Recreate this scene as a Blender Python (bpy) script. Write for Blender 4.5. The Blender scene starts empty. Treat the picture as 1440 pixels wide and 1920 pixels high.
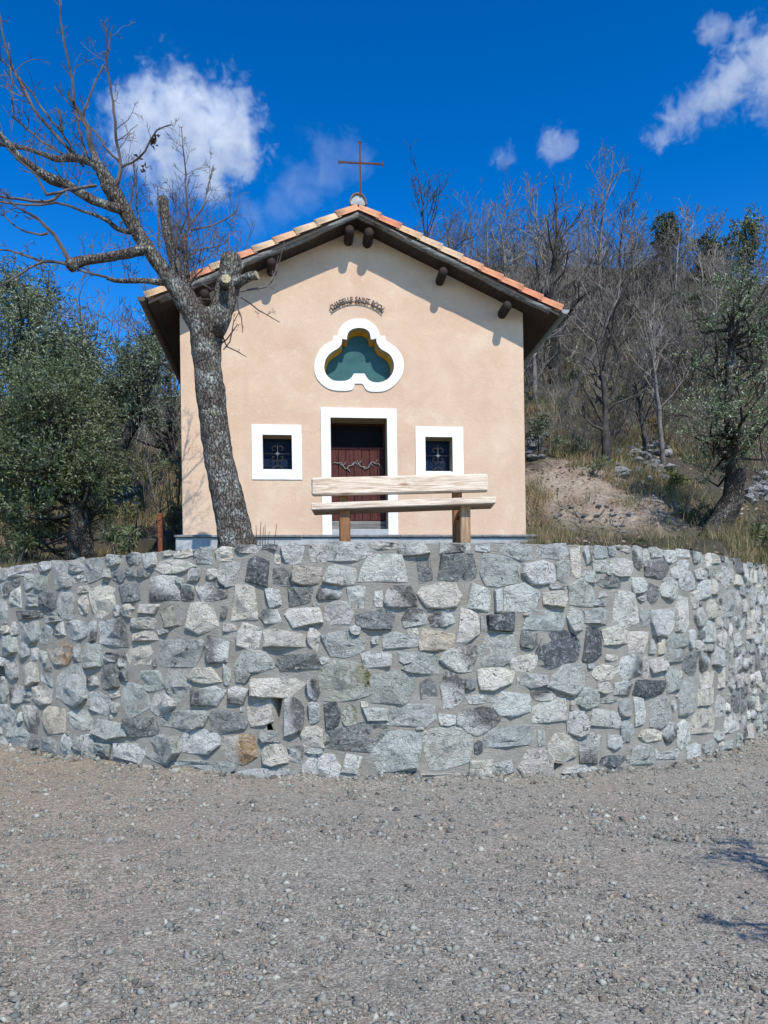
import bpy, math, random
import numpy as np
from mathutils import Vector, Matrix, noise as mnoise

rnd = random.Random(7)
rng = np.random.default_rng(7)
sc = bpy.context.scene
col = sc.collection
R_ = math.radians

# ------------------------------------------------------------------ camera, sky, sun, exposure
F, ROLL, PX, PY, HC = 1450.0, .0145, 720.0, 1188.0, 1.6
cam_d = bpy.data.cameras.new('camera')
cam = bpy.data.objects.new('camera', cam_d)
col.objects.link(cam)
cam_d.sensor_fit = 'VERTICAL'
cam_d.sensor_height = 36.0
cam_d.lens = 36.0 * F / 1920
cam_d.shift_y = (PY - 960) / 1920
cam_d.clip_start = .05
cam_d.clip_end = 5000
c_, s_ = math.cos(ROLL), math.sin(ROLL)
cam.matrix_world = Matrix(((c_, s_, 0, 0), (0, 0, -1, 0), (-s_, c_, 0, HC), (0, 0, 0, 1)))
sc.camera = cam

SUN_EL, SUN_AZ = R_(50), R_(22)            # the sun stands behind the camera, to its right
sun_to = Vector((math.sin(SUN_AZ) * math.cos(SUN_EL), -math.cos(SUN_AZ) * math.cos(SUN_EL), math.sin(SUN_EL)))
w = bpy.data.worlds.new('World')
sc.world = w
w.use_nodes = True
wt = w.node_tree
bg = wt.nodes['Background']
sky = wt.nodes.new('ShaderNodeTexSky')
sky.sky_type = 'NISHITA'
sky.sun_disc = False
sky.sun_elevation = SUN_EL
sky.sun_rotation = math.pi - SUN_AZ
sky.altitude = 0
sky.air_density = 1.0
sky.dust_density = 0.0
sky.ozone_density = 2.0
hsv = wt.nodes.new('ShaderNodeHueSaturation')
hsv.inputs['Saturation'].default_value = 1.2
hsv.inputs['Hue'].default_value = .501
hsv.inputs['Value'].default_value = .92
gam = wt.nodes.new('ShaderNodeGamma')
gam.inputs['Gamma'].default_value = 1.6
wt.links.new(sky.outputs[0], gam.inputs['Color'])
wt.links.new(gam.outputs[0], hsv.inputs['Color'])
wt.links.new(hsv.outputs[0], bg.inputs['Color'])
bg.inputs['Strength'].default_value = .09
sun_d = bpy.data.lights.new('sun', 'SUN')
sun_d.energy = 5.0
sun_d.angle = R_(.5)
sun_d.color = (1, .935, .815)
sun = bpy.data.objects.new('sun', sun_d)
col.objects.link(sun)
sun.rotation_euler = sun_to.to_track_quat('Z', 'Y').to_euler()
sun.location = (5, -10, 20)
sc.view_settings.view_transform = 'Standard'
sc.view_settings.look = 'None'
sc.view_settings.gamma = 1
sc.view_settings.use_curve_mapping = False
sc.view_settings.exposure = 0.2
sc.cycles.max_bounces = 8
sc.cycles.diffuse_bounces = 3
sc.cycles.transparent_max_bounces = 8
sc.cycles.volume_bounces = 6

# ------------------------------------------------------------------ helpers
def at(px, py, Y):
    """the point at depth Y seen at pixel (px, py) of the photograph"""
    u, v = px - PX, PY - py
    return Vector(((u * c_ + v * s_) / F * Y, Y, HC + (-u * s_ + v * c_) / F * Y))

def tag(o, label=None, category=None, group=None, kind=None):
    for k, v in (('label', label), ('category', category), ('group', group), ('kind', kind)):
        if v: o[k] = v
    return o

def empty(name, loc=(0, 0, 0), rz=0.0, **kw):
    o = bpy.data.objects.new(name, None)
    col.objects.link(o)
    o.location = loc
    o.rotation_euler.z = rz
    o.empty_display_size = .2
    return tag(o, **kw)

class Buf:
    """collects faces (any size) and builds one mesh"""
    def __init__(s):
        s.v, s.f, s.c, s.n = [], [], [], 0
    def add(s, verts, faces, color=None):
        verts = np.asarray(verts, float).reshape(-1, 3)
        s.v.append(verts)
        b = s.n
        s.f += [tuple(int(i) + b for i in f) for f in faces]
        s.n += len(verts)
        if color is not None:
            c = np.asarray(color, float)
            s.c.append(np.broadcast_to(c, (len(verts), 3)) if c.ndim == 1 else c)
    def mesh(s, name):
        m = bpy.data.meshes.new(name)
        V = np.concatenate(s.v) if s.v else np.zeros((0, 3))
        m.from_pydata(V.tolist(), [], s.f)
        if s.c:
            setcol(m, np.concatenate(s.c))
        return m
    def obj(s, name, mat, parent=None, smooth=False, loc=None, **kw):
        return link(name, s.mesh(name), mat, parent, smooth, loc, **kw)

def setcol(m, C):
    a = m.color_attributes.new('tone', 'FLOAT_COLOR', 'POINT')
    d = np.ones((len(C), 4), np.float32)
    d[:, :3] = C
    a.data.foreach_set('color', d.ravel())

def link(name, m, mat, parent=None, smooth=False, loc=None, **kw):
    o = bpy.data.objects.new(name, m)
    col.objects.link(o)
    if mat is not None and not m.materials: m.materials.append(mat)
    if parent is not None: o.parent = parent
    if loc is not None: o.location = loc
    if smooth: m.polygons.foreach_set('use_smooth', [True] * len(m.polygons))
    return tag(o, **kw)

def npmesh(name, V, T, C=None):
    """mesh from numpy vertices and equal-size faces"""
    V = np.ascontiguousarray(V, np.float32)
    T = np.ascontiguousarray(T, np.int32)
    k = T.shape[1]
    m = bpy.data.meshes.new(name)
    m.vertices.add(len(V)); m.vertices.foreach_set('co', V.ravel())
    m.loops.add(T.size); m.loops.foreach_set('vertex_index', T.ravel())
    m.polygons.add(len(T))
    m.polygons.foreach_set('loop_start', np.arange(0, T.size, k, dtype=np.int32))
    m.update(calc_edges=True)
    if C is not None: setcol(m, C)
    return m

def box(b, x0, x1, y0, y1, z0, z1, M=None, bev=0.0, color=None):
    """a box, its long edges chamfered when bev is given (octagonal section in all three axes)"""
    if bev <= 0:
        V = [(x, y, z) for z in (z0, z1) for y in (y0, y1) for x in (x0, x1)]
        Fc = [(0, 2, 3, 1), (4, 5, 7, 6), (0, 1, 5, 4), (2, 6, 7, 3), (0, 4, 6, 2), (1, 3, 7, 5)]
    else:
        V, idx = [], {}
        X, Y, Z = (x0, x1), (y0, y1), (z0, z1)
        for i in (0, 1):
            for j in (0, 1):
                for k in (0, 1):
                    sx, sy, sz = (1 - 2 * i) * bev, (1 - 2 * j) * bev, (1 - 2 * k) * bev
                    for a, (dx, dy, dz) in enumerate(((0, sy, sz), (sx, 0, sz), (sx, sy, 0))):
                        idx[i, j, k, a] = len(V)
                        V.append((X[i] + dx, Y[j] + dy, Z[k] + dz))
        Fc = []
        q = ((0, 0), (0, 1), (1, 1), (1, 0))
        for i in (0, 1):
            Fc.append(tuple(idx[i, a, c, 0] for a, c in (q if i == 0 else q[::-1])))
            Fc.append(tuple(idx[a, i, c, 1] for a, c in (q[::-1] if i == 0 else q)))
            Fc.append(tuple(idx[a, c, i, 2] for a, c in (q if i == 0 else q[::-1])))
        for i in (0, 1):
            for j in (0, 1):
                f = (idx[i, j, 0, 0], idx[i, j, 1, 0], idx[i, j, 1, 1], idx[i, j, 0, 1]); Fc.append(f if (i + j) % 2 else f[::-1])
                f = (idx[i, 0, j, 0], idx[i, 1, j, 0], idx[i, 1, j, 2], idx[i, 0, j, 2]); Fc.append(f[::-1] if (i + j) % 2 else f)
                f = (idx[0, i, j, 1], idx[1, i, j, 1], idx[1, i, j, 2], idx[0, i, j, 2]); Fc.append(f if (i + j) % 2 else f[::-1])
                for k in (0, 1):
                    f = (idx[i, j, k, 0], idx[i, j, k, 1], idx[i, j, k, 2]); Fc.append(f[::-1] if (i + j + k) % 2 else f)
    V = np.array(V, float)
    if M is not None:
        V = np.array([M @ Vector(p) for p in V])
    b.add(V, Fc, color)

def frames(P):
    """tangent and two normals along a polyline, twisted as little as possible"""
    P = np.asarray(P, float)
    T = np.gradient(P, axis=0)
    T /= np.linalg.norm(T, axis=1, keepdims=True) + 1e-12
    a = np.array((0, 1., 0)) if abs(T[0][1]) < .8 else np.array((1., 0, 0))
    N = np.zeros_like(P)
    n = a - T[0] * a.dot(T[0]); n /= np.linalg.norm(n)
    for i in range(len(P)):
        n = n - T[i] * n.dot(T[i]); n /= np.linalg.norm(n) + 1e-12
        N[i] = n
    return T, N, np.cross(T, N)

def tube(b, P, r, sides=5, cap=True, disp=None, color=None):
    P = np.asarray(P, float)
    r = np.broadcast_to(np.asarray(r, float), (len(P),))
    T, N, B = frames(P)
    a = np.arange(sides) * 2 * math.pi / sides
    ring = N[:, None, :] * np.cos(a)[None, :, None] + B[:, None, :] * np.sin(a)[None, :, None]
    rr = np.broadcast_to(r[:, None], (len(P), sides)).copy()
    V = P[:, None, :] + ring * rr[:, :, None]
    if disp is not None:
        V = disp(V, ring, rr, P)
    n = len(P)
    V = V.reshape(-1, 3)
    Fc = []
    for i in range(n - 1):
        for j in range(sides):
            k = (j + 1) % sides
            Fc.append((i * sides + j, i * sides + k, (i + 1) * sides + k, (i + 1) * sides + j))
    if cap:
        Fc.append(tuple(range(sides - 1, -1, -1)))
        Fc.append(tuple((n - 1) * sides + j for j in range(sides)))
    b.add(V, Fc, color)

def smooth_path(P, r, step):
    """Catmull-Rom through the points, about one sample per step"""
    P = np.asarray(P, float); r = np.asarray(r, float)
    Q, q = [], []
    for i in range(len(P) - 1):
        p0 = P[i - 1] if i else 2 * P[0] - P[1]
        p3 = P[i + 2] if i + 2 < len(P) else 2 * P[-1] - P[-2]
        p1, p2 = P[i], P[i + 1]
        n = max(1, int(np.linalg.norm(p2 - p1) / step))
        for k in range(n):
            t = k / n
            Q.append(.5 * (2 * p1 + (p2 - p0) * t + (2 * p0 - 5 * p1 + 4 * p2 - p3) * t * t + (3 * p1 - p0 - 3 * p2 + p3) * t ** 3))
            q.append(r[i] + (r[i + 1] - r[i]) * t)
    Q.append(P[-1]); q.append(r[-1])
    return np.array(Q), np.array(q)

def smoothstep(a, b, x):
    t = np.clip((np.asarray(x, float) - a) / (b - a), 0, 1)
    return t * t * (3 - 2 * t)

def fnoise(x, y, z=0.0, oct=4):
    return mnoise.fractal(Vector((x, y, z)), 1.0, 2.0, oct)

# ------------------------------------------------------------------ materials
class NT:
    def __init__(s, name):
        s.m = bpy.data.materials.new(name)
        s.m.use_nodes = True
        s.t = s.m.node_tree
        s.b = s.t.nodes['Principled BSDF']
        s.co = s.t.nodes.new('ShaderNodeTexCoord')
    def put(s, sock, v):
        if isinstance(v, bpy.types.NodeSocket): s.t.links.new(v, sock)
        elif isinstance(v, (tuple, list)) and len(v) == 3 and sock.type == 'RGBA': sock.default_value = (*v, 1)
        else: sock.default_value = v
    def noise(s, scale, detail=4, rough=.55, vec=None, dist=0.0, out='Fac'):
        n = s.t.nodes.new('ShaderNodeTexNoise')
        n.inputs['Scale'].default_value = scale
        n.inputs['Detail'].default_value = detail
        n.inputs['Roughness'].default_value = rough
        n.inputs['Distortion'].default_value = dist
        s.put(n.inputs['Vector'], vec if vec is not None else s.co.outputs['Object'])
        return n.outputs[out]
    def voro(s, scale, vec=None, feature='F1', out='Distance', rand=1.0):
        n = s.t.nodes.new('ShaderNodeTexVoronoi')
        n.feature = feature
        n.inputs['Scale'].default_value = scale
        n.inputs['Randomness'].default_value = rand
        s.put(n.inputs['Vector'], vec if vec is not None else s.co.outputs['Object'])
        return n.outputs[out]
    def map(s, scale=(1, 1, 1), rot=(0, 0, 0), vec=None):
        n = s.t.nodes.new('ShaderNodeMapping')
        n.inputs['Scale'].default_value = scale
        n.inputs['Rotation'].default_value = rot
        s.put(n.inputs['Vector'], vec if vec is not None else s.co.outputs['Object'])
        return n.outputs[0]
    def ramp(s, fac, stops, interp='LINEAR'):
        n = s.t.nodes.new('ShaderNodeValToRGB')
        n.color_ramp.interpolation = interp
        e = n.color_ramp.elements
        while len(e) < len(stops): e.new(.5)
        for k, (p, c) in enumerate(stops):
            e[k].position = p
            e[k].color = (*c, 1) if isinstance(c, (tuple, list)) else (c, c, c, 1)
        s.put(n.inputs['Fac'], fac)
        return n.outputs['Color']
    def mix(s, fac, a, b, blend='MIX'):
        n = s.t.nodes.new('ShaderNodeMix')
        n.data_type = 'RGBA'; n.blend_type = blend
        s.put(n.inputs[0], fac); s.put(n.inputs[6], a); s.put(n.inputs[7], b)
        return n.outputs[2]
    def math(s, op, a, b=0.0):
        n = s.t.nodes.new('ShaderNodeMath'); n.operation = op
        s.put(n.inputs[0], a); s.put(n.inputs[1], b)
        return n.outputs[0]
    def attr(s, name='tone'):
        n = s.t.nodes.new('ShaderNodeAttribute'); n.attribute_name = name
        return n.outputs['Color']
    def rand(s):
        return s.t.nodes.new('ShaderNodeObjectInfo').outputs['Random']
    def bump(s, h, strength=.5, dist=.02, prev=None):
        n = s.t.nodes.new('ShaderNodeBump')
        n.inputs['Strength'].default_value = strength
        n.inputs['Distance'].default_value = dist
        s.put(n.inputs['Height'], h)
        if prev is not None: s.put(n.inputs['Normal'], prev)
        return n.outputs[0]
    def done(s, color=None, rough=.9, normal=None, spec=.25, metal=0.0):
        if color is not None: s.put(s.b.inputs['Base Color'], color)
        s.put(s.b.inputs['Roughness'], rough)
        s.b.inputs['Specular IOR Level'].default_value = spec
        s.b.inputs['Metallic'].default_value = metal
        if normal is not None: s.put(s.b.inputs['Normal'], normal)
        return s.m

def m_gravel_ground():
    t = NT('gravel_dirt')
    big = t.noise(.35, 4, .6)
    mid = t.noise(3.0, 5, .65)
    fine = t.noise(45, 4, .7)
    c = t.ramp(big, [(.35, (.33, .282, .22)), (.5, (.315, .292, .238)), (.65, (.32, .302, .252))])
    c = t.mix(t.ramp(mid, [(.4, 0.), (.7, .55)]), c, (.33, .295, .24))
    c = t.mix(t.ramp(fine, [(.35, .6), (.6, 0.)]), c, (.095, .088, .078))
    v = t.voro(55)
    c = t.mix(t.ramp(v, [(.15, .5), (.4, 0.)]), c, (.30, .285, .26))
    gr = t.voro(85, out='Color'); gz = t.t.nodes.new('ShaderNodeSeparateColor'); t.put(gz.inputs[0], gr)
    c = t.mix(.75, c, t.ramp(gz.outputs[0], [(0., .42), (.6, .95), (1., 1.45)]), 'MULTIPLY')
    gr2 = t.voro(34, out='Color'); gz2 = t.t.nodes.new('ShaderNodeSeparateColor'); t.put(gz2.inputs[0], gr2)
    c = t.mix(.5, c, t.ramp(gz2.outputs[1], [(0., .6), (.8, 1.0), (1., 1.35)]), 'MULTIPLY')
    sx = t.t.nodes.new('ShaderNodeSeparateXYZ'); t.put(sx.inputs[0], t.co.outputs['Object'])
    lft = t.ramp(t.math('ADD', t.math('MULTIPLY', sx.outputs[0], -.14), t.math('MULTIPLY', big, .7)), [(.45, 0.), (.95, .75)])
    c = t.mix(lft, c, t.mix(1.0, c, (1.08, .92, .76), 'MULTIPLY'))
    h = t.math('ADD', t.math('MULTIPLY', fine, 1.2), t.math('MULTIPLY', v, -1.0))
    return t.done(c, .95, t.bump(h, .6, .014))

def m_pebble():
    t = NT('pebble')
    n = t.noise(60, 3, .6)
    c = t.mix(t.ramp(n, [(.35, .45), (.65, 0.)]), t.attr(), (.09, .085, .08))
    return t.done(c, .9, t.bump(n, .4, .006))

def m_stone():
    t = NT('limestone')
    base = t.attr()
    ov = t.t.nodes.new('ShaderNodeVectorMath'); ov.operation = 'MULTIPLY_ADD'
    t.put(ov.inputs[0], t.rand()); ov.inputs[1].default_value = (61, 37, 83); t.put(ov.inputs[2], t.co.outputs['Object'])
    ov = ov.outputs[0]
    n1 = t.noise(5.5, 6, .68, vec=ov, dist=.6)
    n2 = t.noise(15, 7, .74, vec=ov, dist=1.2)
    n3 = t.noise(80, 4, .7, vec=ov)
    c = t.mix(t.ramp(n1, [(.38, .7), (.50, 0.)]), base, t.mix(1.0, base, (.55, .58, .58), 'MULTIPLY'))
    c = t.mix(t.ramp(n2, [(.52, 0.), (.66, .75)]), c, (.74, .735, .70))
    c = t.mix(t.ramp(n2, [(.37, .95), (.43, 0.)]), c, t.mix(1.0, base, (.16, .175, .19), 'MULTIPLY'))
    v = t.voro(6, t.map((1, 1, 2.0), (.3, .5, 0), vec=t.mix(.12, ov, t.noise(9, 4, vec=ov, out='Color'))), 'DISTANCE_TO_EDGE')
    c = t.mix(t.ramp(v, [(.0, .35), (.016, 0.)]), c, (.07, .072, .075))
    c = t.mix(t.ramp(n3, [(.3, .5), (.5, 0.)]), c, t.mix(1.0, c, (.5, .5, .5), 'MULTIPLY'))
    h = t.math('ADD', t.math('MULTIPLY', n2, 1.3), t.math('MULTIPLY', n3, .4))
    h = t.math('ADD', h, t.math('MULTIPLY', t.ramp(v, [(0, 0.), (.04, 1.)]), .2))
    return t.done(c, .9, t.bump(h, 1.0, .085), .2)

def m_mortar():
    t = NT('mortar')
    n = t.noise(3, 5, .6)
    f = t.noise(60, 5, .75)
    tr = t.noise(26, 4, .6, t.map((.6, .6, 2.6)), 1.5)
    c = t.ramp(n, [(.35, (.265, .248, .212)), (.65, (.345, .327, .285))])
    c = t.mix(t.ramp(f, [(.35, .45), (.55, 0.)]), c, (.18, .167, .148))
    return t.done(c, .95, t.bump(t.math('ADD', f, t.math('MULTIPLY', tr, 1.6)), .75, .022))

def m_plaster():
    t = NT('peach_plaster')
    n = t.noise(1.1, 6, .65, dist=.6)
    n2 = t.noise(5.0, 6, .72, dist=.8)
    f = t.noise(90, 4, .7)
    sp = t.noise(24, 3, .6)
    c = t.ramp(n, [(.34, (.52, .352, .245)), (.5, (.555, .40, .28)), (.66, (.595, .452, .328))])
    c = t.mix(t.ramp(n2, [(.36, .5), (.52, 0.)]), c, (.535, .37, .27))
    c = t.mix(t.ramp(n2, [(.56, 0.), (.70, .5)]), c, (.63, .51, .385))
    c = t.mix(t.ramp(sp, [(.28, .4), (.4, 0.)]), c, (.47, .34, .235))
    st = t.noise(3.2, 4, .6, t.map((1, 1, .10)))                # faint run marks
    c = t.mix(t.ramp(st, [(.56, 0.), (.72, .35)]), c, (.47, .355, .26))
    cr = t.voro(.9, t.map((.8, 1, 2.2), vec=t.mix(.10, t.co.outputs['Object'], t.noise(4, 4, out='Color'))), 'DISTANCE_TO_EDGE')
    c = t.mix(t.ramp(cr, [(0, .35), (.006, 0.)]), c, (.42, .30, .21))
    g = t.t.nodes.new('ShaderNodeSeparateXYZ'); t.put(g.inputs[0], t.co.outputs['Object'])
    return t.done(c, .92, t.bump(t.math('ADD', f, t.math('MULTIPLY', sp, 1.5)), .28, .012), .15)

def m_plain(name, c, rough=.8, var=.12, scale=12, bump=.2, spec=.2, metal=0.0, dirt=None):
    t = NT(name)
    n = t.noise(scale, 5, .65)
    lo = tuple(x * (1 - var * 2) for x in c); hi = tuple(min(1, x * (1 + var)) for x in c)
    k = t.ramp(n, [(.3, lo), (.65, hi)])
    if dirt: k = t.mix(t.ramp(t.noise(scale * .3, 5, .7, dist=.8), [(.5, 0.), (.72, .7)]), k, dirt)
    return t.done(k, rough, t.bump(n, bump, .01), spec, metal)

def m_wood(name, lo, hi, knot=(.16, .07, .03), axis='X', spec=.25, bump=.35, scale=1.0):
    t = NT(name)
    s = {'X': (.9, 14, 14), 'Y': (14, .9, 14), 'Z': (14, 14, .9)}[axis]
    r = t.t.nodes.new('ShaderNodeObjectInfo')
    off = t.t.nodes.new('ShaderNodeVectorMath'); off.operation = 'ADD'
    t.put(off.inputs[0], t.co.outputs['Object']); t.put(off.inputs[1], r.outputs['Random'])
    g = t.noise(1.6 * scale, 5, .6, t.map(s, vec=off.outputs[0]), 1.4)
    g2 = t.noise(6 * scale, 4, .6, t.map(s, vec=off.outputs[0]), .4)
    big = t.noise(2.2, 3, .5, vec=off.outputs[0])
    c = t.ramp(g, [(.36, lo), (.6, hi)])
    c = t.mix(t.ramp(g2, [(.36, .5), (.5, 0.)]), c, tuple(x * .55 for x in lo))
    s2 = {'X': (1.1, 5, 5), 'Y': (5, 1.1, 5), 'Z': (5, 5, 1.1)}[axis]
    v = t.voro(1.5, t.map(s2, vec=off.outputs[0]))
    c = t.mix(t.ramp(v, [(.06, .9), (.16, 0.)]), c, knot)
    c = t.mix(t.ramp(big, [(.4, 0.), (.7, .3)]), c, hi)
    return t.done(c, .75, t.bump(t.math('ADD', g, g2), bump, .012), spec)

def m_bark(name='lichened_bark', k=1.0):
    t = NT(name)
    g = t.noise(9, 6, .7, t.map((1.6, 1.6, .5)), .8)
    f = t.noise(38, 5, .75, t.map((1, 1, .6)))
    l = t.noise(5, 5, .72, dist=.5)
    ls = t.noise(28, 4, .65)
    v = t.voro(24, t.map((1.3, 1.3, .42), vec=t.mix(.06, t.co.outputs['Object'], t.noise(6, 3, out='Color'))), 'DISTANCE_TO_EDGE')
    c = t.ramp(g, [(.32, (.055 * k, .045 * k, .038 * k)), (.55, (.125 * k, .105 * k, .088 * k)), (.72, (.19 * k, .165 * k, .145 * k))])
    c = t.mix(t.ramp(v, [(0., .85), (.09, 0.)]), c, (.022, .018, .015))
    m = t.math('MULTIPLY', t.ramp(l, [(.48, 0.), (.60, 1.)]), t.ramp(ls, [(.44, 0.), (.56, 1.)]))
    c = t.mix(t.math('MULTIPLY', m, .85 * k), c, (.34, .36, .32))
    c = t.mix(t.math('MULTIPLY', t.ramp(t.noise(7, 4, .7), [(.6, 0.), (.68, 1.)]), .6), c, (.22, .21, .10))
    h = t.math('ADD', t.math('MULTIPLY', t.ramp(v, [(0, 0.), (.2, 1.)]), 1.0), t.math('MULTIPLY', f, .9))
    return t.done(c, .95, t.bump(h, .9, .03), .12)

def m_twig(name, lo, hi, attr=False):
    t = NT(name)
    n = t.noise(3.5, 4, .6)
    c = t.ramp(n, [(.35, lo), (.62, hi)])
    if attr: c = t.mix(1.0, c, t.attr(), 'MULTIPLY')
    return t.done(c, .85, None, .2)

def m_leaf(name):
    t = NT(name)
    t.b.inputs['Subsurface Weight'].default_value = 0
    return t.done(t.attr(), .55, None, .35)

def m_hill():
    t = NT('hill_soil')
    n = t.noise(.22, 5, .65)
    m = t.noise(1.4, 6, .7, dist=.5)
    f = t.noise(14, 5, .72)
    c = t.ramp(n, [(.35, (.040, .036, .030)), (.5, (.056, .049, .040)), (.62, (.085, .074, .060))])
    c = t.mix(t.ramp(m, [(.46, 0.), (.62, .85)]), c, (.085, .080, .042))
    c = t.mix(t.ramp(m, [(.30, .7), (.40, 0.)]), c, (.20, .172, .142))
    # pale bare earth of the bank right of the chapel
    p = t.t.nodes.new('ShaderNodeVectorMath'); p.operation = 'DISTANCE'
    t.put(p.inputs[0], t.map((1, .75, 1))); p.inputs[1].default_value = (4.1, 11.4, 4.1)
    d = t.math('ADD', p.outputs['Value'], t.math('MULTIPLY', t.noise(1.1, 5, .7), 2.6))
    c = t.mix(t.ramp(t.math('MULTIPLY', d, .2), [(.48, .95), (.70, 0.)]), c, t.ramp(m, [(.35, (.27, .205, .155)), (.6, (.40, .335, .275))]))
    c = t.mix(t.ramp(f, [(.34, .7), (.52, 0.)]), c, (.05, .042, .032))
    return t.done(c, .97, t.bump(t.math('ADD', f, m), .9, .09), .1)

def m_tile():
    t = NT('terracotta')
    n = t.noise(9, 5, .7)
    b = t.attr()
    c = t.mix(t.ramp(n, [(.38, .5), (.6, 0.)]), b, t.mix(1.0, b, (.62, .55, .5), 'MULTIPLY'))
    c = t.mix(t.ramp(t.noise(28, 4, .7), [(.6, 0.), (.72, .5)]), c, (.42, .36, .27))
    return t.done(c, .85, t.bump(n, .3, .01), .2)

M = dict(
    ground=m_gravel_ground(), pebble=m_pebble(), stone=m_stone(), mortar=m_mortar(), plaster=m_plaster(),
    white=m_plain('white_limewash', (.74, .74, .73), .85, .06, 5, .3, dirt=(.60, .585, .55)),
    tan=m_plain('reveal_plaster', (.38, .31, .19), .9, .08, 9, .15),
    ochre=m_plain('ochre_frame', (.56, .31, .03), .7, .08, 9, .1),
    iron=m_plain('dark_iron', (.030, .022, .020), .6, .2, 30, .3, .4),
    rust=m_plain('rusty_iron', (.085, .030, .020), .8, .3, 25, .4, .3),
    postrust=m_plain('rusty_post_steel', (.16, .055, .025), .85, .35, 20, .4, .2),
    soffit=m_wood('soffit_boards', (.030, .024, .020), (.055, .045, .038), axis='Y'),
    timber=m_wood('weathered_timber', (.07, .067, .06), (.22, .215, .20), knot=(.05, .045, .04), axis='X'),
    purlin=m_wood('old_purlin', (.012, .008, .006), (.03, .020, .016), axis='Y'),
    zinc=m_plain('zinc_gutter', (.20, .21, .20), .5, .1, 8, .1, .5, .55),
    browngutter=m_plain('brown_gutter', (.085, .062, .05), .6, .15, 8, .1, .3),
    slate=m_plain('slate_slab', (.20, .20, .20), .8, .2, 10, .4),
    concrete=m_plain('plinth_render', (.36, .37, .37), .9, .12, 6, .4, dirt=(.22, .22, .21)),
    tile=m_tile(), doorwood=m_wood('red_door_boards', (.038, .010, .008), (.092, .024, .020), knot=(.016, .007, .006), axis='Z'),
    greywood=m_wood('grey_door_plank', (.09, .086, .08), (.23, .22, .205), axis='X'),
    benchwood=m_wood('pale_pine', (.40, .295, .20), (.70, .595, .475), knot=(.17, .065, .025), axis='X'),
    postwood=m_wood('brown_stained_post', (.15, .068, .028), (.27, .135, .062), axis='Z'),
    postpale=m_wood('pale_post', (.26, .155, .085), (.42, .28, .175), axis='Z'),
    bark=m_bark(k=1.15), twig=m_twig('dark_twigs', (.04, .031, .029), (.13, .108, .097)),
    cutwood=m_plain('cut_wood', (.34, .29, .18), .9, .3, 25, .4),
    deadleaf=m_plain('dead_leaf', (.05, .028, .02), .9, .3, 25, .2),
    wood1=m_twig('grey_branches', (.06, .054, .048), (.18, .166, .15)),
    woodmass=m_twig('mixed_grey_branches', (.075, .067, .059), (.205, .188, .168), True),
    wood2=m_twig('dark_trunk', (.022, .020, .018), (.07, .062, .054)),
    olivewood=m_twig('olive_bark', (.035, .031, .027), (.12, .11, .098)),
    leaf=m_leaf('olive_leaves'), grass=m_leaf('grass_blades'),
    hill=m_hill(), oldbark=m_bark('dark_olive_bark', .5),
)
def m_glass(name, c, rough):
    t = NT(name)
    n = t.noise(5, 5, .65)
    k = t.ramp(n, [(.35, tuple(x * .75 for x in c)), (.65, c)])
    return t.done(k, rough, None, .12)
M['teal'] = m_glass('dusty_teal_glass', (.042, .118, .120), .4)
M['darkpanel'] = m_glass('dark_door_panel', (.005, .004, .005), .7)
M['blue'] = m_glass('dark_blue_glass', (.004, .013, .040), .5)
# ------------------------------------------------------------------ the curved retaining wall: its plan
WP = np.array([(-11, 15.0), (-8, 12.9), (-5.45, 11.0), (-3.87, 9.88), (-2.45, 9.08), (-1.4, 8.75), (0, 8.61), (1.1, 8.74), (2.15, 9.04),
               (3.17, 9.52), (3.87, 10.0), (4.68, 10.8), (5.45, 11.75), (6.3, 12.75), (7.6, 14.4), (9, 16.3), (10.4, 18.4)])
WQ, _ = smooth_path(np.c_[WP, np.zeros(len(WP))], np.zeros(len(WP)), .05)
WQ = WQ[:, :2]
WS = np.r_[0, np.cumsum(np.linalg.norm(np.diff(WQ, axis=0), axis=1))]
S0 = np.interp(0.0, WQ[:, 0], WS); WS = WS - S0            # s = 0 straight ahead
WTAN = WQ[:, 0] / WQ[:, 1]
TOP = 2.62

def wall_s(px, py):
    """(s, z) on the wall's face seen at a pixel"""
    d = at(px, py, 1.0)
    s = np.interp(d.x, WTAN, WS)
    Y = np.interp(s, WS, WQ[:, 1])
    return float(s), float(HC + (d.z - HC) * Y)

def wall_p(s):
    x = np.interp(s, WS, WQ[:, 0]); y = np.interp(s, WS, WQ[:, 1])
    e = .15
    tx = np.interp(s + e, WS, WQ[:, 0]) - np.interp(s - e, WS, WQ[:, 0])
    ty = np.interp(s + e, WS, WQ[:, 1]) - np.interp(s - e, WS, WQ[:, 1])
    l = np.hypot(tx, ty) + 1e-9
    return x, y, ty / l, -tx / l                              # point, normal towards the camera

def ground_z(x, y):
    k = smoothstep(2, 9, y) * (1 - smoothstep(14, 24, np.hypot(x, y)))
    return (-.03 - .022 * np.asarray(x)) * k

def ground_detail(x, y):
    z = .035 * fnoise(x * .6, y * .6, 0, 3) + .016 * fnoise(x * 3, y * 3, 3, 3)
    d = float(np.interp(x / max(y, .5), WTAN, WQ[:, 1])) - y    # loose soil heaped along the foot of the wall
    if -.5 < d < 1.5: z += .075 * max(0.0, fnoise(x * 1.7, y * 1.7, 17, 3) + .25) * math.exp(-max(d, 0) / .22)
    return z

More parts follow.
